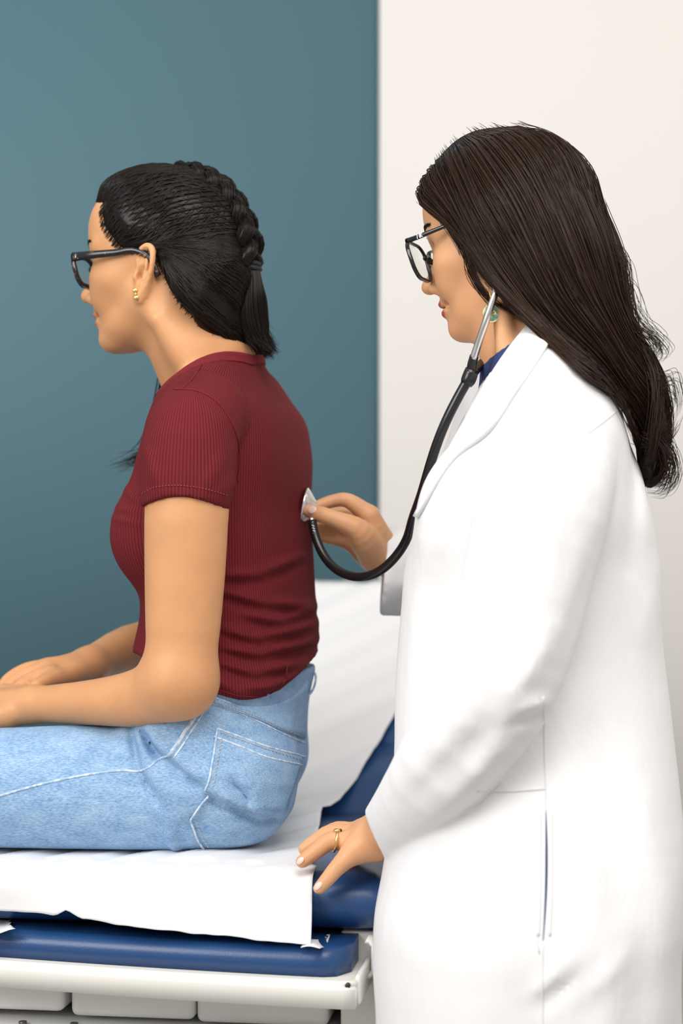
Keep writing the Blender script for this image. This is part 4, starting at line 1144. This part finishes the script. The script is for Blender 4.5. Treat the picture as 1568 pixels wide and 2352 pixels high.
def left_hand(p):        # near hand, resting on the table corner
    d = chain(p, [P(985, 1800, 1.85), P(915, 1885, 1.915), P(868, 1922, 1.9620)], [.030, .0262, .0245])
    h = digits(p, [(((868, 1925, 1.9570), (830, 1945, 1.9500), (808, 1960, 1.9460)), (.0235, .0180, .0120)),
                   (((868, 1918, 1.9670), (830, 1930, 1.9670), (806, 1936, 1.9670)), (.0235, .0185, .0125)),
                   (((868, 1914, 1.9770), (832, 1920, 1.9840), (812, 1923, 1.9880)), (.0220, .0180, .0125)),
                   (((866, 1912, 1.9870), (835, 1914, 2.0020), (818, 1916, 2.0090)), (.0210, .0170, .0120)),
                   (((808, 1960, 1.9460), (775, 1992, 1.9380), (752, 2019, 1.9340), (733, 2040, 1.9325)), (.0120, .0092, .0080, .0066)),
                   (((806, 1936, 1.9670), (762, 1930, 1.9650), (722, 1958, 1.9620), (694, 1979, 1.9600)), (.0125, .0100, .0088, .0072)),
                   (((812, 1923, 1.9880), (762, 1913, 1.9900), (724, 1934, 1.9880), (700, 1950, 1.9860)), (.0125, .0100, .0088, .0074)),
                   (((818, 1916, 2.0090), (776, 1906, 2.0160), (742, 1922, 2.0180), (722, 1938, 2.0180)), (.0120, .0096, .0086, .0074)),
                   (((872, 1922, 1.9970), (850, 1935, 2.0220), (826, 1950, 2.0340), (806, 1962, 2.0400)), (.0170, .0135, .0110, .0088))], .005)
    return smin(d, h, .009)
def d_body(p):
    q = to_local(p, DH, DR)
    d = smin(DS * cull(q / DS, head_sdf, (0, 0, .02), .155), d_neck(p), .020)
    t = smax(loft(p, C_RINGS, DY, DYAW, 2.2, .012) + .022, P(0, 1750, 2.12)[2] - p[:, 2], .02)
    d = smin(d, t, .02)
    a = chain(p, [P(*NS[k][0]) for k in (0, 1, 2, 3, 4, 5, 6)] + [P(985, 1800, 1.85)], [.045, .046, .043, .040, .038, .037, .032, .030])
    b = chain(p, [P(*FS[k][0]) for k in (0, 1, 2, 3, 4)] + [P(960, 1310, 2.31)], [.045, .043, .040, .038, .032, .030])
    d = smin(d, np.minimum(a, b), .01)
    d = smin(d, cull(p, left_hand, P(830, 1925, 1.96), .12), .006)
    return smin(d, cull(p, right_hand, P(820, 1220, 2.23), .13), .006)
dz0, dz1 = P(0, 800, 2.1)[2], 1.60
dbody, DBV = sdf_obj('body', d_body, (-.055, 1.72, .70), (.385, 2.46, 1.59), .0055,
                     (((-.055, .058, .0021), (.078, .185, .0021)), ((1.90, 2.29, .0026),), ((P(0, 2060, 1.92)[2], P(0, 1890, 1.95)[2], .0021), (P(0, 1325, 2.2)[2], P(0, 1130, 2.2)[2], .0021), (dz0, 1.45, .0021))), M['skin_d'], doctor, smooth=2)
fattr(dbody.data, 'lips', lips_mask(to_local(DBV.astype(np.float32), DH, DR) / DS))
d_bvh = bvh_of(dbody)

# ---- scrub top under the coat
M['scrub'] = mat('navy_scrub', (.016, .034, .125), .8); noise_bump(M['scrub'], 600, .2, .0005)
def d_scrub(p):
    d = loft(p, C_RINGS, DY, DYAW, 2.2, .012) + .010
    d = smin(d, d_neck(p) - .002, .02)
    a, b = P(1062, 862, 2.0), P(1215, 770, 2.0)
    cut = ((p[:, 2] - a[2]) * (b[0] - a[0]) - (p[:, 0] - a[0]) * (b[2] - a[2])) / math.hypot(b[0] - a[0], b[2] - a[2])
    d = smax(d, cut - .0 + .10 * np.clip(.03 - np.abs(p[:, 1] - 2.0), 0, .03), .004)
    return smax(d, P(0, 1700, 2.12)[2] - p[:, 2], .01)
sdf_obj('scrub_top', d_scrub, (.04, 1.76, .85), (.37, 2.22, 1.36), .0050, mat=M['scrub'], parent=doctor, smooth=1)

# ---- lab coat
M['coat'] = mat('white_cotton_coat', (.79, .79, .80), .85); noise_bump(M['coat'], 11, .40, .010, 5, (1.6, 1.6, .7))
C_FOLDS = [((1490, 1260), (1430, 1480), .022, .006), ((1400, 1720), (1470, 2050), .026, .007), ((1300, 1650), (1380, 2150), .024, -.006), ((1480, 1900), (1440, 2300), .022, .006), ((1350, 2050), (1300, 2340), .02, .005),
           ((1450, 990), (1452, 1300), .012, .004), ((1425, 1000), (1400, 1300), .012, -.005), ((1100, 1950), (1060, 2300), .03, .005), ((1160, 2150), (1245, 2080), .007, .0035), ((1180, 2175), (1245, 2120), .006, -.003),
           ((960, 1250), (940, 1650), .014, .004), ((990, 1300), (985, 1600), .016, -.004), ((1260, 2160), (1360, 2080), .010, .003)]
S_FOLDS = [((1352, 1230), (1255, 1520), .010, -.004), ((1180, 1300), (1075, 1640), .020, -.005), ((1230, 1440), (1100, 1640), .013, .006), ((1150, 1560), (1020, 1760), .014, -.006), ((1160, 1612), (1225, 1588), .008, .006), ((1150, 1636), (1215, 1610), .006, -.006),
           ((1240, 1100), (1190, 1400), .02, .005), ((1120, 1690), (980, 1860), .012, .004), ((1060, 1660), (930, 1820), .010, -.003)]
def d_coat(p):
    t = d_coat_torso(p)
    for a, b, w, am in C_FOLDS: t = t + fold(p, P(*a, 2.0), P(*b, 2.0), w, am, 1.98)
    a, b = P(1086, 925, 2.0), P(1214, 738, 2.0)
    cut = ((p[:, 2] - a[2]) * (b[0] - a[0]) - (p[:, 0] - a[0]) * (b[2] - a[2])) / math.hypot(b[0] - a[0], b[2] - a[2])
    t = smax(t, cut - .045 * np.clip(np.abs(p[:, 1] - 2.0) / .1, 0, 1) * 0, .003)
    s = near_sleeve(p)
    for a, b, w, am in S_FOLDS: s = s + fold(p, P(*a, 1.88), P(*b, 1.88), w, am)
    c0, c1 = P(852, 1890, 1.95), P(892, 1977, 1.95); n = np.array([-(c1[2] - c0[2]), 0, c1[0] - c0[0]]); n /= np.linalg.norm(n)
    if n[0] > 0: n = -n
    sc = ((p - c0.astype(np.float32)) @ n.astype(np.float32))
    s = smax(s, sc, .003)
    inner = smax(near_sleeve(p, -.0085), -(sc + .04), .004)
    s = smax(s, -inner, .002)
    f = far_sleeve(p)
    f = f + fold(p, P(905, 1340, 2.28), P(1000, 1330, 2.28), .010, .004) + fold(p, P(900, 1395, 2.28), P(1000, 1370, 2.28), .008, -.004)
    e0, e1 = P(889, 1215, 2.255), P(871, 1414, 2.255); n = np.array([-(e1[2] - e0[2]), 0, e1[0] - e0[0]]); n /= np.linalg.norm(n)
    if n[0] > 0: n = -n
    fc = ((p - e0.astype(np.float32)) @ n.astype(np.float32))
    f = smax(f, fc, .003)
    d = smin(t, f, .012)
    return smin(d, s, .006)
coat, CV = sdf_obj('lab_coat', d_coat, (.015, 1.69, .50), (.395, 2.40, 1.36), .0050, (((.015, .09, .0034),), ((1.89, 2.0, .0036), (2.17, 2.30, .0036)), ((.74, .84, .0034), (1.01, 1.125, .0034))), M['coat'], doctor, smooth=2)
c_bvh = bvh_of(coat)
patch('lapel', c_bvh, [(1214, 742), (1176, 790), (1140, 842), (1092, 928), (1036, 1036), (958, 1186)], [(1268, 782), (1232, 838), (1190, 900), (1120, 1000), (1050, 1052), (963, 1189)], .0050, .0042, M['coat'], coat, 40, 10)
patch('collar', c_bvh, [(1216, 741), (1234, 745), (1252, 755)], [(1228, 806), (1252, 796), (1274, 800)], .0040, .004, M['coat'], coat, 20, 10)
M['coat_seam'] = mat('coat_seam', (.72, .72, .735), .85)
seam('side_seam', c_bvh, [(1247, 1600), (1250, 1700), (1253, 1866)], .0009, M['coat_seam'], coat, .0, 30)
seam('side_seam', c_bvh, [(1246, 2166), (1245, 2260), (1245, 2420)], .0009, M['coat_seam'], coat, .0, 20)
seam('yoke_seam', c_bvh, [(1350, 995), (1390, 965), (1432, 930)], .0009, M['coat_seam'], coat, .0, 20)
seam('pocket_seam', c_bvh, [(1095, 1818), (1170, 1818), (1252, 1812)], .0010, M['coat_seam'], coat, .0002, 20)
seam('pocket_seam', c_bvh, [(1225, 1868), (1224, 2000), (1222, 2090), (1238, 2190)], .0008, M['coat_seam'], coat, .0, 30)
seam('hem_seam', c_bvh, [(1266, 1868), (1266, 2050), (1262, 2150)], .0012, M['coat_seam'], coat, .0003, 30)
seam('hem_seam', c_bvh, [(1240, 1872), (1240, 2040), (1236, 2150)], .0012, M['coat_seam'], coat, .0003, 30)
patch('side_slit', c_bvh, [(1252.5, 1868), (1252, 1950), (1251, 2040), (1249, 2100), (1246, 2160)], [(1254, 1868), (1257, 1950), (1256, 2040), (1252.5, 2100), (1247.5, 2160)], .0008, .001, M['scrub'], coat, 30, 3)

# ---- trousers and shoes (below the frame)
def d_legs(p):
    d = None
    for dy in (-.085, .085):
        e = chain(p, [(P(1230, 0, 1.93)[0], 1.93 + dy, .72), (P(1225, 0, 1.93)[0], 1.93 + dy, .42), (P(1240, 0, 1.93)[0], 1.93 + dy, .07)], [.092, .075, .062])
        d = e if d is None else np.minimum(d, e)
    d = smin(d, ell(p, (P(1230, 0, 1.93)[0], 1.93, .74), (.11, .165, .11)), .02)
    return smax(d, .035 - p[:, 2], .004)
sdf_obj('trousers', d_legs, (.04, 1.73, .01), (.40, 2.15, .88), .008, mat=M['scrub'], parent=doctor, smooth=2)
for dy in (-.085, .085):
    bx = P(1240, 0, 1.93)[0]; k = np.array([bx, 1.93 + dy, 0])
    f = lambda p, k=k: smax(smin(chain(p, [k + (.02, 0, .05), k + (-.06, 0, .045), k + (-.16, 0, .03)], [.045, .042, .036]), rcone(p, k + (.03, 0, .03), k + (-.15, 0, .025), .04, .042), .02), .002 - p[:, 2], .004)
    sdf_obj('shoe', f, tuple(k + (-.22, -.07, -.01)), tuple(k + (.09, .07, .12)), .006, mat=M['canvas'], parent=doctor, smooth=1)

# ---- long hair
G = [[(978, 432), (1003, 474), (1051, 536), (1095, 597), (1140, 660), (1205, 731), (1284, 794), (1363, 868), (1428, 922), (1450, 978), (1466, 1072), (1480, 1118)],
     [(1016, 353), (1053, 430), (1092, 525), (1142, 616), (1205, 702), (1280, 777), (1350, 842), (1415, 902), (1462, 972), (1485, 1060), (1497, 1120)],
     [(1083, 303), (1165, 380), (1225, 480), (1275, 590), (1320, 690), (1375, 770), (1430, 840), (1480, 910), (1510, 980), (1522, 1050), (1515, 1105)],
     [(1190, 289), (1268, 325), (1334, 400), (1380, 490), (1408, 570), (1416, 650), (1440, 725), (1490, 805), (1516, 870), (1530, 950), (1543, 1010), (1528, 1075)]]
NVS = 44
GG = np.array([resample(np.array(g, float), NVS) for g in G])          # (4, v, 2)
vs = np.linspace(0, 1, NVS)
WLAT = csp(vs, [0, .05, .12, .22, .35, .5, .65, .8, 1], [.0, .040, .070, .092, .094, .084, .060, .040, .030])
LATB = csp(vs, [0, .4, .6, .8, 1], [0, 0, -.008, -.026, -.040])
def hair_pt(u, lift=0.0):
    """near-side strand at u in 0..1: local coordinates (v,3)"""
    g = np.stack([csp(np.full(NVS, u), [0, .33, .66, 1.0], [0, 0, 0, 0]) * 0 for _ in range(2)], 1)
    for k in range(2):
        for i in range(NVS): g[i, k] = csp(np.array([u]), [0, .33, .66, 1.0], GG[:, i, k])[0]
    lat = LATB + (WLAT + lift) * (1 - min(u, .999) ** 2.2) ** (1 / 2.2)
    return np.array([midline(g[i, 0], g[i, 1], DH, DR, lat[i]) for i in range(NVS)])
def grad_push(pw, f, margin, it=3):
    pw = pw.astype(np.float32)
    for _ in range(it):
        d = f(pw); m = d < margin
        if not m.any(): break
        q = pw[m]; e = 2e-3; g = np.stack([f(q + np.eye(3, dtype=np.float32)[k] * e) - f(q - np.eye(3, dtype=np.float32)[k] * e) for k in range(3)], 1)
        g /= np.maximum(np.linalg.norm(g, axis=1), 1e-6)[:, None]
        pw[m] = q + g * (margin - d[m])[:, None]
    return pw
def coat_lite(p): return smin(smin(d_coat_torso(p), near_sleeve(p), .011), d_neck(p) - .004, .01)
U = np.linspace(0, 1, 41)
NEAR = np.array([hair_pt(u) for u in U])                                # (41, v, 3) local
def skull_e(z):
    m = z.copy(); m[:, 1] = np.abs(m[:, 1])
    return smin(skull(z), ell(m, (-.010, .060, .004), (.034, .024, .046)), .03)
def skull_d(q): return DS * cull(q / DS, skull_e, (0, 0, .03), .12)
def ray_push(w, near, f, margin, it=8):
    """lift near-side hair clear of the coat towards the side it lies on"""
    w = w.astype(np.float32); cam_ = np.array([0, 0, ZC], np.float32)
    for _ in range(it):
        d = f(w); m = (d < margin) & near
        if not m.any(): break
        r = cam_ - w[m]; r /= np.linalg.norm(r, axis=1)[:, None]
        w[m] += r * np.minimum(margin - d[m] + .0005, .02)[:, None]
    return w
def settle(paths_local, margin):
    s = paths_local.shape; q = paths_local.reshape(-1, 3).astype(np.float32)
    near = (q[:, 1] > -.005) & (np.tile(np.linspace(0, 1, s[1]), s[0]) < .82)
    q = grad_push(q, skull_d, margin + .004)
    w = (q @ DR.T.astype(np.float32) + DH.astype(np.float32))
    w = ray_push(w, near, coat_lite, margin + .005)
    w = grad_push(w, coat_lite, margin + .003).reshape(s)
    for _ in range(5): w[:, 1:-1] = .5 * w[:, 1:-1] + .25 * (w[:, :-2] + w[:, 2:])
    q = (w.reshape(-1, 3).astype(np.float32) - DH.astype(np.float32)) @ DR.astype(np.float32)
    q = grad_push(q, skull_d, margin + .002)
    return (q @ DR.T.astype(np.float32) + DH.astype(np.float32)).reshape(s)
FAR = NEAR[::-1] * np.array([1, -1, 1])
SHEET = np.concatenate([NEAR, FAR[1:]], 0)
SW = settle(SHEET, .002)
nU = SW.shape[0]
F = np.array([(i * NVS + j, i * NVS + j + 1, (i + 1) * NVS + j + 1, (i + 1) * NVS + j) for i in range(nU - 1) for j in range(NVS - 1)])
dhair = link('hair', mesh_np('hair', SW.reshape(-1, 3), F), M['hair_d'], doctor); fattr(dhair.data, 'shade', np.full(nU * NVS, .10))
so = dhair.modifiers.new('thickness', 'SOLIDIFY'); so.thickness = .004; so.offset = -1
def sheet_at(u, sgn=1):
    k = u * 40; i = min(int(k), 39); f = k - i
    q = NEAR[i] * (1 - f) + NEAR[i + 1] * f
    return q * np.array([1, sgn, 1])
NH = 3800; mv = 30; paths = np.empty((NH, mv, 3)); marg = np.empty(NH)
clump = .03 + .97 * rng.random(160)
for i in range(NH):
    far = rng.random() < .22
    c = clump[rng.integers(160)]; u = np.clip(c + rng.normal(0, .010) if rng.random() < .7 else rng.random(), 0, 1) 
    if rng.random() < .05: u = abs(rng.normal(0, .01))
    du = rng.normal(0, .035)
    q = sheet_at(u, -1 if far else 1); q2 = sheet_at(np.clip(u + du, 0, 1), -1 if far else 1)
    q = q * (1 - vs[:, None]) + q2 * vs[:, None]
    v0 = 0 if rng.random() < .55 else rng.uniform(0, .45); v1 = 1 - abs(rng.normal(0, .05)) - (.22 * rng.random() if rng.random() < .2 else 0)
    t = np.linspace(v0, v1, mv); q = np.stack([np.interp(t, vs, q[:, k]) for k in range(3)], 1)
    ph = rng.uniform(0, 6.28) * .25 + 6.28 * u; amp = .0012 + .0060 * sm01((t - .45) / .5)
    q[:, 0] += amp * np.sin(t * 21 + ph) * .8; q[:, 1] += amp * np.cos(t * 19 + ph) * .8; q[:, 2] += amp * .25 * np.sin(t * 17 + ph)
    q += (rng.normal(0, 1, 3) * .0022)[None] * sm01(t * 2.2)[:, None]
    paths[i] = q; marg[i] = .0016 + abs(rng.normal(0, .0028))
o_ = np.argsort(marg); paths = paths[o_]; marg = marg[o_]
out = []
for k in range(0, NH, 600): out.append(settle(paths[k:k + 600], float(marg[k:k + 600].mean())))
strands('hair_strands', np.concatenate(out), rng.uniform(.00035, .00085, NH), M['hair_d'], dhair)
# wisps: loose curls at the back, fine hairs by the cheek
ws = []
for pl, n, sp in (([(1440, 700), (1470, 750), (1500, 775), (1516, 800), (1505, 815), (1488, 808)], 60, .006), ([(1490, 860), (1520, 870), (1545, 862), (1556, 890), (1558, 930), (1548, 945)], 14, .004), ([(1500, 905), (1530, 895), (1548, 905), (1554, 925)], 8, .004),
                  ([(1500, 1000), (1530, 1040), (1537, 1085), (1520, 1112), (1490, 1110)], 90, .006), ([(1470, 1010), (1500, 1020), (1540, 990), (1546, 960)], 30, .005), ([(1400, 560), (1432, 600), (1440, 660), (1450, 720)], 25, .006), ([(1410, 620), (1450, 650), (1465, 700), (1462, 740)], 8, .006)):
    b = np.array([DH + DR @ midline(x, y, DH, DR, .01) for x, y in pl])
    for i in range(n):
        q = resample(b + rng.normal(0, 1, 3) * sp * np.array([1, .8, 1]), mv); q += np.linspace(0, 1, mv)[:, None] ** 2 * rng.normal(0, 1, 3) * sp * .8
        ws.append(q)
for pl, n in (([(1040, 505), (1075, 585), (1100, 650), (1150, 705), (1210, 740)], 26), ([(1030, 505), (1060, 570), (1082, 640), (1130, 700), (1200, 742)], 12), ([(1060, 545), (1120, 640), (1170, 700), (1230, 748)], 40), ([(985, 445), (1020, 510), (1045, 545), (1070, 590)], 30)):
    for i in range(n):
        b = np.array([cast(d_bvh, x + rng.normal(0, 5), y + rng.normal(0, 4), .0018, 2.05)[0] for x, y in pl]); ws.append(resample(b, mv))
for i in range(70):                                   # flyaways over the crown
    a = rng.uniform(.0, 1); b = sheet_at(a)[:10 + int(rng.integers(8))]; b = (b @ DR.T + DH); nrm = b - (DH + DR @ np.array([0, 0, .03])); nrm /= np.linalg.norm(nrm, axis=1)[:, None]
    q = resample(b + nrm * (.004 + .010 * rng.random() * np.sin(np.linspace(0, 3.1, len(b))))[:, None] + rng.normal(0, .002, 3), mv); ws.append(q)
strands('loose_hairs', np.array(ws), .00030, M['hair_d'], dhair)
brow_hairs('eyebrow', DH, DR, d_bvh, M['hair_d'], dbody, 220)
# lashes of the lowered eyes
for sg in (1, -1):
    hs = []
    for i in range(46):
        t = i / 45; a = -1.0 + 2.0 * t; y = .031 + .0135 * math.sin(a); x = .0705 + .0118 * math.cos(a)
        l0 = np.array([x, sg * y, .0025 - .002 * math.cos(a * 1.3)]); st = np.array([.0075, sg * .0035 * math.sin(a) * 1.6, -.0030])
        hs.append([world_of(l0 + st * s + np.array([0, 0, .003 * s * s]), DH, DR) for s in np.linspace(0, 1, 5)])
    strands('eyelashes', np.array(hs), .00034, M['hair_d'], dbody)

# ---- doctor's glasses
M['black_acetate'] = mat('glossy_black_acetate', (.008, .008, .010), .12)
def logo_mk(t, w, R):
    d = (w[10] - w[2]); d /= np.linalg.norm(d); up = R[:, 2]; en = R[:, 1] * .0024
    S = [[(0, -1), (0, 1), (.7, -.2), (1.4, 1), (1.4, -1)], [(1.9, -1), (1.9, 1)], [(3.0, 1), (1.9, 0), (3.0, -1)]]
    prints(t, [[(x * .0022, y * .0024) for x, y in s] for s in S], w[3] + d * .001, d, up, en, .0005, M['white_print'])
glasses('glossy black eyeglasses on the standing person in the lab coat', DH, DR, M['black_acetate'], .100, .004, .050, .040, .0026, .0045, math.radians(11), .0665, .0225, (.010, .032, .0745), .0022, .0030, .10, .014, logo=logo_mk)

# ---- rings and nails
M['nail'] = mat('finger_nail', (.80, .56, .48), .25)
def nail(px, py, Y, parent, bvh, r=(.0052, .0016, .0066), rot=0.0):
    c, n = cast(bvh, px, py, -.0004)
    z = Vector((math.sin(rot), 0, math.cos(rot))); z = (z - n * z.dot(n)).normalized(); x = z.cross(n)
    R_ = np.array([list(x), list(n), list(z)]).T
    return blob('nail', np.array(c), r, M['nail'], parent, R_)
nail(716, 1171, 2.19, dbody, d_bvh, rot=-1.25); nail(730, 2035, 1.92, dbody, d_bvh, (.0035, .0012, .0055), rot=.75); nail(689, 1977, 1.95, dbody, d_bvh, (.0035, .0012, .0050), rot=.9)
rc = (P(806, 1936, 1.967) * .18 + P(762, 1930, 1.965) * .82); ax = P(762, 1930, 1.965) - P(806, 1936, 1.967); ax /= np.linalg.norm(ax)
ring = empty('finger_ring', tuple(rc)); tag(ring, 'gold ring on the finger of the hand resting on the table', 'ring')
e1 = np.cross(ax, [0, 0, 1.0]); e1 /= np.linalg.norm(e1); e2 = np.cross(ax, e1)
tube('band', [tuple(rc + .0112 * (math.cos(a) * e1 + math.sin(a) * e2)) for a in np.linspace(0, 2 * math.pi, 32, endpoint=False)], .0017, M['gold'], ring, 8, closed=True)
top = rc + np.array([.002, -.003, .0115])
blob('setting', top, (.0042, .0030, .0022), M['gold'], ring)
M['stone'] = mat('dark_stone', (.02, .015, .02), .08)
blob('stone', top + np.array([.0036, 0, .0004]), (.0016, .0020, .0016), M['stone'], ring)
# ---- drop earring
ec = P(1128, 720, 1.933)
er = empty('earring', tuple(ec)); tag(er, 'round turquoise drop earring with gold rim beside the stethoscope ear tube', 'earring')
M['turq'] = mat('turquoise_enamel', (.14, .42, .38), .22); noise_col(M['turq'], (.07, .30, .28), (.30, .58, .50), 220, 3)
def disc(name, c, r, th, m, parent, n=40):
    V = []; 
    for y, rr in ((-th, r * .86), (-th * .6, r), (th, r)):
        for k in range(n): a = 2 * math.pi * k / n; V.append(c + np.array([rr * math.cos(a), y, rr * math.sin(a) * 1.1]))
    V += [c + np.array([0, -th, 0]), c + np.array([0, th, 0])]
    F4 = [(i * n + k, i * n + (k + 1) % n, (i + 1) * n + (k + 1) % n, (i + 1) * n + k) for i in range(2) for k in range(n)]
    F3 = [(3 * n, (k + 1) % n, k) for k in range(n)] + [(3 * n + 1, 2 * n + k, 2 * n + (k + 1) % n) for k in range(n)]
    return link(name, mesh_np(name, V, [np.array(F4), np.array(F3)]), m, parent)
disc('disc', ec, .0078, .0013, M['turq'], er)
tube('rim', [tuple(ec + np.array([.0083 * math.cos(a), 0, .0083 * 1.1 * math.sin(a)])) for a in np.linspace(0, 2 * math.pi, 48, endpoint=False)], .0009, M['gold'], er, 8, closed=True)
for dx, dz, rot in ((-.0034, .0022, .5), (.0034, .0022, -.5), (-.0034, -.0004, -.25), (.0034, -.0004, .25)):
    R_ = np.array([[math.cos(rot), 0, -math.sin(rot)], [0, 1, 0], [math.sin(rot), 0, math.cos(rot)]])
    blob('dragonfly_wing', ec + np.array([dx, -.0014, dz]), (.0032, .0005, .0011), M['gold'], er, R_)
tube('dragonfly_body', [tuple(ec + np.array([0, -.0016, z])) for z in (.0045, 0, -.0055)], .0006, M['gold'], er, 6)
tube('hook', [tuple(P(1128, 701, 1.933)), tuple(P(1126, 682, 1.935)), tuple(P(1122, 662, 1.939)), tuple(P(1124, 650, 1.945))], .0005, M['gold'], er, 6, n=14)
# ================================================================== stethoscope
st = empty('stethoscope', tuple(P(820, 1332, 2.15)))
tag(st, 'black tubed stethoscope worn by the standing person and held to the red T-shirt', 'stethoscope')
M['rubber'] = mat('black_rubber_tube', (.010, .010, .011), .22)
M['steel'] = mat('brushed_steel', (.70, .68, .66), .24, Metallic=1.0)
path = [(716, 1196, 2.175), (721, 1228, 2.172), (734, 1266, 2.165), (760, 1302, 2.15), (795, 1325, 2.135), (830, 1330, 2.12), (868, 1318, 2.105), (903, 1288, 2.09), (930, 1250, 2.075), (948, 1205, 2.04), (962, 1160, 2.01),
        (976, 1108, 1.985), (994, 1045, 1.965), (1018, 978, 1.955), (1048, 918, 1.95), (1072, 876, 1.95), (1080, 862, 1.95)]
pw = [P(*q) for q in path]
def d_all(p): return smin(d_coat_torso(p), far_sleeve(p), .01)
pp = resample(np.array(pw), 110)
pp[45:] = grad_push(pp[45:], lambda z: d_coat_torso(z), .0068)
pp[30:60] = grad_push(pp[30:60], d_all, .0068)
for _ in range(40): pp[1:-1] = .5 * pp[1:-1] + .25 * (pp[:-2] + pp[2:])
pp = grad_push(pp, lambda z: d_coat_torso(z), .0056)
tube('tubing', [tuple(q) for q in pp], .0054, M['rubber'], st, 14)
# yoke: two legs leaving the main tube
y0 = P(1080, 862, 1.950)
tube('yoke', [tuple(P(1074, 872, 1.950)), tuple(P(1080, 855, 1.949)), tuple(P(1084, 835, 1.945)), tuple(P(1089, 818, 1.941))], [.0062, .0070, .0066, .0056, .0052, .005, .005, .005, .005, .005, .005, .005], M['rubber'], st, 12, n=12)
tube('yoke', [tuple(P(1076, 872, 1.953)), tuple(P(1088, 856, 1.968)), tuple(P(1108, 832, 1.998)), tuple(P(1134, 798, 2.048))], .0050, M['rubber'], st, 12, n=14)
tube('yoke_joint', [tuple(P(1070, 884, 1.950)), tuple(P(1078, 866, 1.950)), tuple(P(1084, 848, 1.948))], [.0062, .0078, .0080, .0078, .0072], M['rubber'], st, 12, n=5)
near_t = [P(1087, 824, 1.941), P(1098, 790, 1.936), P(1113, 745, 1.928), P(1127, 703, 1.924), P(1138, 670, 1.924), P(1139, 652, 1.936)]
tube('ear_tube', [tuple(q) for q in near_t], np.linspace(.0042, .0036, 30), M['steel'], st, 12, n=30)
tube('ear_tip', [tuple(P(1139, 652, 1.936)), tuple(P(1138, 644, 1.946)), tuple(P(1134, 634, 1.958))], [.0030, .0042, .0050, .0050, .0038], M['rubber'], st, 10, n=5)
far_l = [local_of(q, DH, DR) * np.array([1, -1, 1]) for q in near_t[1:]]
far_t = [P(1134, 798, 2.048)] + [world_of(q, DH, DR) for q in far_l]
tube('ear_tube', [tuple(q) for q in far_t], .0040, M['steel'], st, 12, n=30)
tube('ear_tip', [tuple(far_t[-1]), tuple(far_t[-1] + DR[:, 1] * .012)], [.0032, .0046, .0040], M['rubber'], st, 10, n=3)
# chest piece: bell and stem between finger and thumb, flat on the back of the shirt
cc = P(709, 1165, 2.205)
axd = np.array([-.93, .05, .20]); axd /= np.linalg.norm(axd)
e1 = np.cross(axd, [0, 1.0, 0]); e1 /= np.linalg.norm(e1); e2 = np.cross(axd, e1)
def lathe(name, prof, m, parent, n=36):
    V = [cc + axd * h + r * (math.cos(2 * math.pi * k / n) * e1 + math.sin(2 * math.pi * k / n) * e2) for h, r in prof for k in range(n)]
    F = [(i * n + k, i * n + (k + 1) % n, (i + 1) * n + (k + 1) % n, (i + 1) * n + k) for i in range(len(prof) - 1) for k in range(n)]
    return link(name, mesh_np(name, V, np.array(F)), m, parent)
lathe('chest_piece', [(.0075, .0001), (.0075, .0195), (.0070, .0212), (.0045, .0216), (.0030, .0210), (.0010, .0185), (-.0030, .0140), (-.0065, .0100), (-.0095, .0085), (-.0110, .0070), (-.0112, .0001)], M['steel'], st)
lathe('diaphragm_rim', [(.0078, .0190), (.0082, .0205), (.0070, .0226), (.0048, .0228), (.0040, .0212)], M['chrome'], st)
tube('stem', [tuple(cc - axd * .004), tuple(P(715, 1186, 2.190)), tuple(P(716, 1198, 2.176))], .0042, M['chrome'], st, 10, n=10)
tubes('tube_print', [[tuple(P(718 + k * 1.2, 1206 + k * 6, 2.172) + np.array([-.001, -.0056, 0])), tuple(P(719.5 + k * 1.2, 1209 + k * 6, 2.172) + np.array([.001, -.0056, 0]))] for k in range(4)], .0006, M['white_print'], st)
